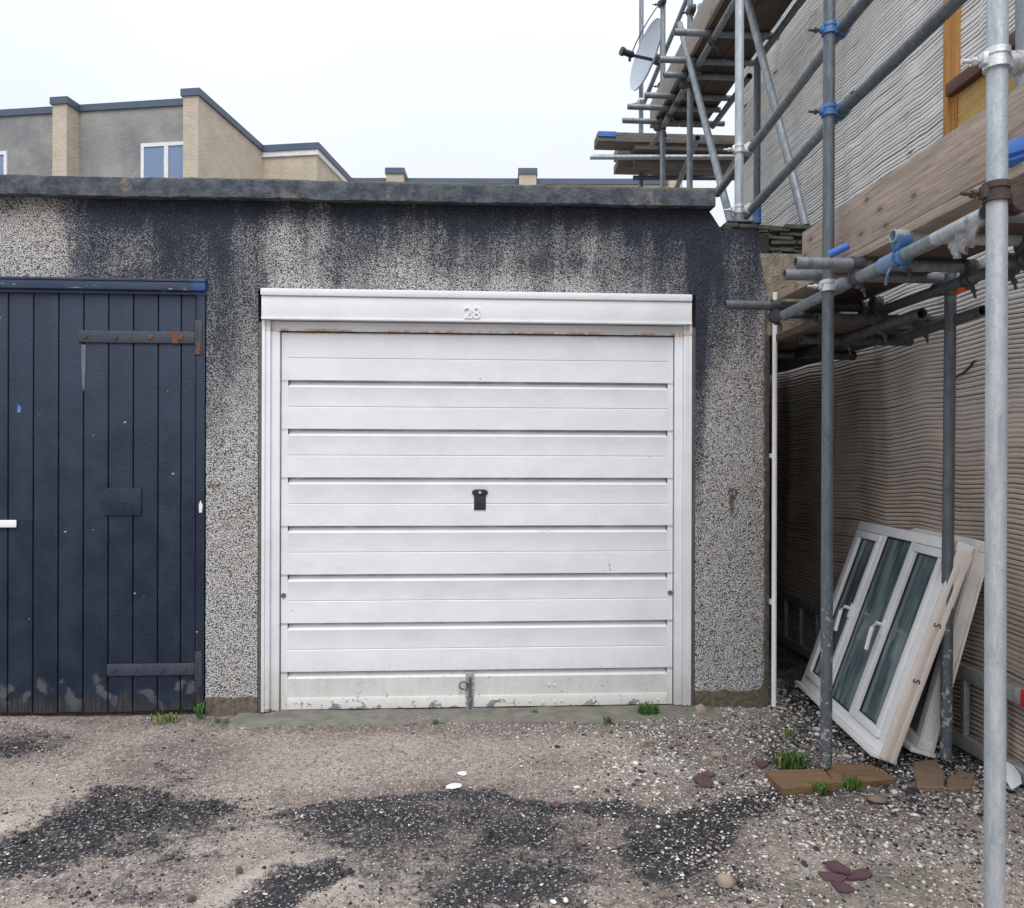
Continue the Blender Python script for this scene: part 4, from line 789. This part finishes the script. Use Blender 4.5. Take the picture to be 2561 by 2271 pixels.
# ---------------------------------------------------------------- loose stones, slates, weeds
def rock(px, py, w_, h_, mat, label, name='stone', cat='stone', group=None, seed=0):
    p = PZ(px, py); bm = bmesh.new(); bmesh.ops.create_icosphere(bm, subdivisions=2, radius=1)
    rr = random.Random(seed)
    for q in bm.verts:
        k = 1 + .35 * mnoise.noise(q.co * 1.1 + Vector((seed * 3.1, 0, 0))); q.co = Vector((q.co.x * w_ * k, q.co.y * w_ * .7 * k, max(q.co.z, -.5) * h_ * k)) + p + Vector((0, 0, h_ * .45 - .008))
    me = bpy.data.meshes.new(name); bm.to_mesh(me); bm.free(); o = link(name, me, M[mat]); return tag(o, label, cat, group)
rock(1752, 1780, .032, .035, 'stone', 'upright tan stone at the foot of the right pier', seed=1)
rock(1815, 2205, .028, .024, 'stone', 'tan lump of stone on silt at the lower right', seed=2)
rock(1795, 1885, .03, .014, 'stone', 'flat buff stone on gravel right of the garage door', seed=3)
rock(2196, 1998, .042, .016, 'brick', 'buff brick end lying in front of the right timber pad', seed=4)
rock(560, 1768, .05, .022, 'stone', 'dusty flat stone at the foot of the left pier', seed=5)
rock(1136, 1963, .035, .007, 'paper', 'larger flat white flake on the silt before the garage door', 'white_flake', 'flake', 'white flakes before the door', 6)
rock(1155, 1932, .022, .009, 'paper', 'smaller thick white flake on the silt before the garage door', 'white_flake', 'flake', 'white flakes before the door', 7)
rock(598, 2176, .012, .014, 'drystone', 'dark pebble alone on the pale silt at lower left', 'pebble', 'pebble', None, 8)
rock(480, 2247, .013, .014, 'drystone', 'dark pebble near the bottom edge left of the pale silt', 'pebble', 'pebble', None, 9)
def slate(pts, label, lift=.004):
    top = [PZ(x, y, -.004) for x, y in pts]; n = len(top); b = MB(); tl = Vector((random.uniform(-.1, .1), random.uniform(-.1, .1), 0)); c = sum(top, Vector()) / n
    g0 = gz(c.x, c.y); tp = [Vector((p.x, p.y, g0 + .006 + lift + (p - c).dot(tl) * .6)) for p in top]; b.add([p - Vector((0, 0, .007)) for p in tp] + tp, [tuple(range(n)), tuple(range(n, 2 * n))] + [(k, (k + 1) % n, n + (k + 1) % n, n + k) for k in range(n)])
    tag(b.build('slate_piece', M['slate'], None, False), label, 'slate', 'broken purple slates')
slate([(2063, 2160), (2090, 2157), (2128, 2182), (2122, 2192), (2078, 2180)], 'long purple slate on top of the broken slate pile', .012)
slate([(2046, 2180), (2075, 2182), (2122, 2194), (2100, 2206), (2062, 2198)], 'purple slate at the left of the broken slate pile', .004)
slate([(2130, 2178), (2160, 2172), (2183, 2186), (2170, 2196), (2120, 2198)], 'purple slate at the right of the broken slate pile', .004)
slate([(2078, 2206), (2110, 2204), (2138, 2222), (2132, 2230), (2098, 2228)], 'lowest and broadest purple slate of the broken slate pile', .004)
slate([(1732, 1948), (1752, 1938), (1784, 1953), (1778, 1966), (1752, 1964)], 'square purple slate on gravel left of the timber pads', .006)
slate([(1890, 1908), (1912, 1902), (1922, 1914), (1905, 1922)], 'small purple slate just left of the grass tuft', .006)
slate([(1752, 1932), (1768, 1926), (1790, 1936), (1772, 1944)], 'thin purple slate tucked behind the square one', .004)
slate([(1375, 2010), (1388, 2004), (1404, 2012), (1392, 2019)], 'small purple slate lying on the dark tar line', .006)
def weed(px, py, n, h, spread, label, cat='weed', name='weed', group='weeds at the wall foot', straw=.1, col=(.075, .17, .035)):
    p = PZ(px, py); b = MB(); rr = random.Random(int(px * 7 + py))
    for k in range(int(n * 1.6)):
        a = rr.uniform(0, 6.28); r0 = rr.random() ** .6 * spread; o = p + Vector((math.cos(a) * r0, math.sin(a) * r0 * .7, -.006)); t = rr.uniform(0, 6.28); L = h * rr.uniform(.5, 1.15); ln = rr.uniform(.2, 1.0); wd = rr.uniform(.0015, .0045) * (1 if h > .05 else .8)
        dr = Vector((math.cos(t), math.sin(t), 0)); sd_ = Vector((-dr.y, dr.x, 0)) * wd; c = tuple(q * rr.uniform(.35, 1.0) for q in col) if rr.random() > straw else (.30, .25, .10)
        pts = [o, o + dr * L * ln * .25 + Vector((0, 0, L * .5)), o + dr * L * ln * .6 + Vector((0, 0, L * .85)), o + dr * L * ln + Vector((0, 0, L * (.9 - .5 * ln)))]
        vs = [pts[0] - sd_, pts[0] + sd_, pts[1] - sd_, pts[1] + sd_, pts[2] - sd_ * .8, pts[2] + sd_ * .8, pts[3]]
        b.add(vs, [(0, 1, 3, 2), (2, 3, 5, 4), (4, 5, 6)], None, c)
    tag(b.build(name, M['leaf'], None, True, True), label, cat, group)
weed(1622, 1782, 90, .055, .055, 'bushy green weed at the right end of the garage door', straw=.05)
weed(1521, 1806, 26, .04, .025, 'small sprig of green weed in front of the bushy one', straw=.05, col=(.12, .22, .04))
weed(412, 1800, 60, .04, .075, 'grass tuft growing under the dark blue door', 'grass tuft', 'grass_tuft', straw=.35, col=(.09, .19, .03))
weed(500, 1792, 14, .09, .015, 'upright green sprig at the corner of the dark blue door', straw=.0, col=(.08, .2, .04))
weed(555, 1805, 18, .03, .04, 'low green weed at the foot of the left pier', straw=.2)
weed(1975, 1910, 110, .06, .075, 'thick grass tuft behind the left timber pad', 'grass tuft', 'grass_tuft', straw=.15, col=(.08, .17, .04))
weed(2050, 1975, 40, .04, .035, 'bright weed in front of the left timber pad', straw=.0, col=(.13, .26, .04)); weed(2132, 1968, 45, .05, .045, 'bright weed in front of the right timber pad', straw=.0, col=(.13, .26, .04))
weed(1974, 1838, 16, .03, .03, 'tiny weed in the gravel of the passage mouth', straw=0, col=(.15, .28, .04)); weed(1090, 1806, 14, .02, .025, 'tiny moss green weed left of the door foot', straw=0)
weed(1625, 1856, 16, .02, .03, 'yellowish weed lying on the gravel before the right pier', straw=.3, col=(.22, .26, .03)); weed(1337, 1780, 12, .02, .02, 'tiny weed under the middle of the garage door', straw=.1)

def stones(name, n, region, size, pal, label, seed, dens=None):
    r = np.random.default_rng(seed); (x0, x1), (y0, y1) = region; P = []
    x = r.uniform(x0, x1, n * 4); y = r.uniform(y0, y1, n * 4); keep = r.random(n * 4) < (dens(x, y) if dens else 1.); x = x[keep][:n]; y = y[keep][:n]; n = len(x)
    ph = (1 + 5 ** .5) / 2; ico = np.array([(-1, ph, 0), (1, ph, 0), (-1, -ph, 0), (1, -ph, 0), (0, -1, ph), (0, 1, ph), (0, -1, -ph), (0, 1, -ph), (ph, 0, -1), (ph, 0, 1), (-ph, 0, -1), (-ph, 0, 1)]) / 1.9
    F = np.array([(0, 11, 5), (0, 5, 1), (0, 1, 7), (0, 7, 10), (0, 10, 11), (1, 5, 9), (5, 11, 4), (11, 10, 2), (10, 7, 6), (7, 1, 8), (3, 9, 4), (3, 4, 2), (3, 2, 6), (3, 6, 8), (3, 8, 9), (4, 9, 5), (2, 4, 11), (6, 2, 10), (8, 6, 7), (9, 8, 1)])
    s = size[0] * np.exp(r.normal(0, size[1], n)); s = np.clip(s, .0012, size[2]); a = r.uniform(0, 6.28, n)
    V = ico[None] * (1 + r.uniform(-.28, .28, (n, 12, 1))); V = V * np.stack([s * r.uniform(.8, 1.5, n), s * r.uniform(.6, 1., n), s * r.uniform(.35, .75, n)], -1)[:, None, :]
    X = V[..., 0] * np.cos(a)[:, None] - V[..., 1] * np.sin(a)[:, None] + x[:, None]; Y = V[..., 0] * np.sin(a)[:, None] + V[..., 1] * np.cos(a)[:, None] + y[:, None]
    base = -.012 + .022 * (fbm(x, y, 2.3, 3) - .5) + .010 * (fbm(x, y, 14, 5) - .5)
    Zz = V[..., 2] + (base + s * .18)[:, None]; co = np.stack([X, Y, Zz], -1).reshape(-1, 3)
    ff = (F[None] + (np.arange(n) * 12)[:, None, None]).reshape(-1, 3)
    me = bpy.data.meshes.new(name); me.vertices.add(len(co)); me.vertices.foreach_set('co', co.astype(np.float32).ravel()); me.loops.add(len(ff) * 3); me.loops.foreach_set('vertex_index', ff.ravel().astype(np.int32)); me.polygons.add(len(ff)); me.polygons.foreach_set('loop_start', np.arange(0, len(ff) * 3, 3, dtype=np.int32)); me.update(calc_edges=True)
    pc = np.array([p[0] for p in pal]); pw = np.array([p[1] for p in pal], float); ci = r.choice(len(pal), n, p=pw / pw.sum()); cc = pc[ci] * r.uniform(.7, 1.25, (n, 1)); cc = np.repeat(cc, 12, 0)
    at = me.color_attributes.new('col', 'FLOAT_COLOR', 'POINT'); at.data.foreach_set('color', np.c_[cc, np.ones(len(cc))].astype(np.float32).ravel())
    me.materials.append(M['vcol']); o = bpy.data.objects.new(name, me); COL.objects.link(o); return tag(o, label, 'gravel', kind='stuff')
WHT, GRY, DRK, TAN, PUR = (.68, .65, .60), (.24, .23, .225), (.036, .038, .048), (.34, .28, .22), (.13, .07, .08)
def right_d(x, y): return np.clip(.08 + sstep(.1, 1.1, x + .35 * (y + .9)), 0, 1) * (.35 + .65 * sstep(.35, .6, fbm(x, y, 3.5, 21)))
stones('gravel', 9000, ((-2.4, 2.3), (-2.0, .0)), (.0027, .40, .009), [(WHT, 3), (GRY, 2.5), (DRK, 4), (TAN, 5), (PUR, .5)], 'fine mixed grit scattered all over the yard', 3, lambda x, y: .35 + .65 * sstep(.4, .6, fbm(x, y, 2.5, 31)))
stones('gravel', 15000, ((.2, 2.3), (-2.0, .3)), (.0040, .42, .014), [(WHT, 7), (GRY, 3), (DRK, 3), (TAN, 2.5), (PUR, .7)], 'pale chippings thick in front of the passage and scaffold', 4, right_d)
stones('gravel', 1500, ((1.62, 2.3), (-1.3, .4)), (.008, .4, .02), [(WHT, 3), (GRY, 4), (DRK, 5), (TAN, 1), (PUR, .5)], 'darker gravel lying in the mouth of the passage', 6)
def tar_d(x, y):
    i = np.clip(np.searchsorted(gx, x), 0, len(gx) - 1); j = np.clip(np.searchsorted(gy, y), 0, len(gy) - 1); return sstep(.12, .9, tar[j, i]) * (.25 + .75 * sstep(.35, .6, fbm(x, y, 6, 41))) + .02
stones('gravel', 7000, ((-2.4, 2.2), (-2.0, .0)), (.0029, .45, .011), [(WHT, .7), (GRY, 1.4), (DRK, 11), (TAN, 1.4)], 'black and grey chippings loose on the worn tar patches', 5, tar_d)

# ---------------------------------------------------------------- terrace behind
r2 = Vector((math.cos(YAW), -math.sin(YAW), 0)); f2 = Vector((math.sin(YAW), math.cos(YAW), 0)); th = R(7.5)
aa = r2 * math.cos(th) - f2 * math.sin(th); nn = r2 * math.sin(th) + f2 * math.cos(th)
O = PD(458, 226, 20.5); O.z = 0; TM = Matrix(((aa.x, nn.x, 0, O.x), (aa.y, nn.y, 0, O.y), (0, 0, 1, 0), (0, 0, 0, 1)))
ter = thing('terraced_house', 'beige harled flats with dark copings and projecting fin walls behind the garage', 'building', TM @ Vector((-3, 3, 0)))
T0 = 11.16; cpz = T0 - .19
b = MB(); b.box((-16, .5, 0), (0, 9, cpz), TM); b.build('front_wall', M['harlg'], ter)
b = MB()
for s0 in (-3.80, -8.6, -13): b.box((s0, 0, 0), (s0 + .42, .499, cpz), TM)
b.box((0.0005, 0, 0), (.43, 3.8, cpz), TM); b.build('fin_wall', M['harl'], ter)
b = MB(); b.box((-.2, 3.801, 0), (2.2, 8.5, T0 - .36), TM); b.build('set_back_wall', M['harl'], ter)
b = MB()
for s0 in (-3.80, -8.6, -13): b.box((s0 - .05, -.05, cpz + .001), (s0 + .47, .44, T0), TM)
b.box((-.05, -.05, cpz + .001), (.49, 3.79, T0), TM); b.box((-16, .445, cpz + .001), (-.051, 3.79, T0 - .006), TM); b.box((-.2, 3.70, T0 - .2), (2.3, 8.7, T0 - .002), TM); b.build('coping', M['coping'], ter)
b = MB(); b.box((-.1, 3.74, T0 - .36), (2.26, 8.6, T0 - .201), TM); b.build('fascia', M['harlw'], ter)
def win(s0, s1, z0, z1):
    b = MB(); y0 = .44
    for q in ((s0, z0, s0 + .09, z1), (s1 - .09, z0, s1, z1), (s0 + .09, z1 - .1, s1 - .09, z1), (s0 + .09, z0, s1 - .09, z0 + .1), ((s0 + s1) / 2 - .06, z0 + .1, (s0 + s1) / 2 + .06, z1 - .1)): b.box((q[0], y0, q[1]), (q[2], .499, q[3]), TM)
    f_ = b.build('window', M['harlw'], ter)
    for a_, c_ in ((s0 + .09, (s0 + s1) / 2 - .06), ((s0 + s1) / 2 + .06, s1 - .09)):
        b = MB(); b.box((a_, .47, z0 + .1), (c_, .498, z1 - .1), TM); b.build('pane', M['winglass'], f_)
win(-1.50, -.01, 8.6, 9.98); win(-7.1, -5.56, 8.6, 9.98)
far_t = thing('terraced_house', 'distant low roofline with two stub walls beyond the middle of the garage roof', 'building', PD(1300, 1150, 30).to_3d() * 1)
FM = Matrix(((r2.x, f2.x, 0, PD(880, 446, 30).x), (r2.y, f2.y, 0, PD(880, 446, 30).y), (0, 0, 1, 0), (0, 0, 0, 1)))
zt = PD(1180, 447, 30).z; px2s = lambda px: (px - 880) / FPX * 30
b = MB(); b.box((px2s(720), 0, 0), (px2s(1690), 6, zt - .22), FM); b.build('front_wall', M['harl'], far_t)
b = MB(); b.box((px2s(715), -.06, zt - .219), (px2s(1695), 6, zt), FM)
for v in (775, 1036): b.box((px2s(v * K) - .04, -.55, zt + .0), (px2s((v + 34) * K) + .04, 1.2, zt + .22), FM)
b.build('coping', M['coping'], far_t)
b = MB()
for v in (775, 1036): b.box((px2s(v * K), -.5, 0), (px2s((v + 34) * K), -.062, zt - .001), FM)
b.box((px2s(1668), -.5, 0), (px2s(1700), -.062, zt - .05), FM); b.build('stub_wall', M['harl'], far_t)
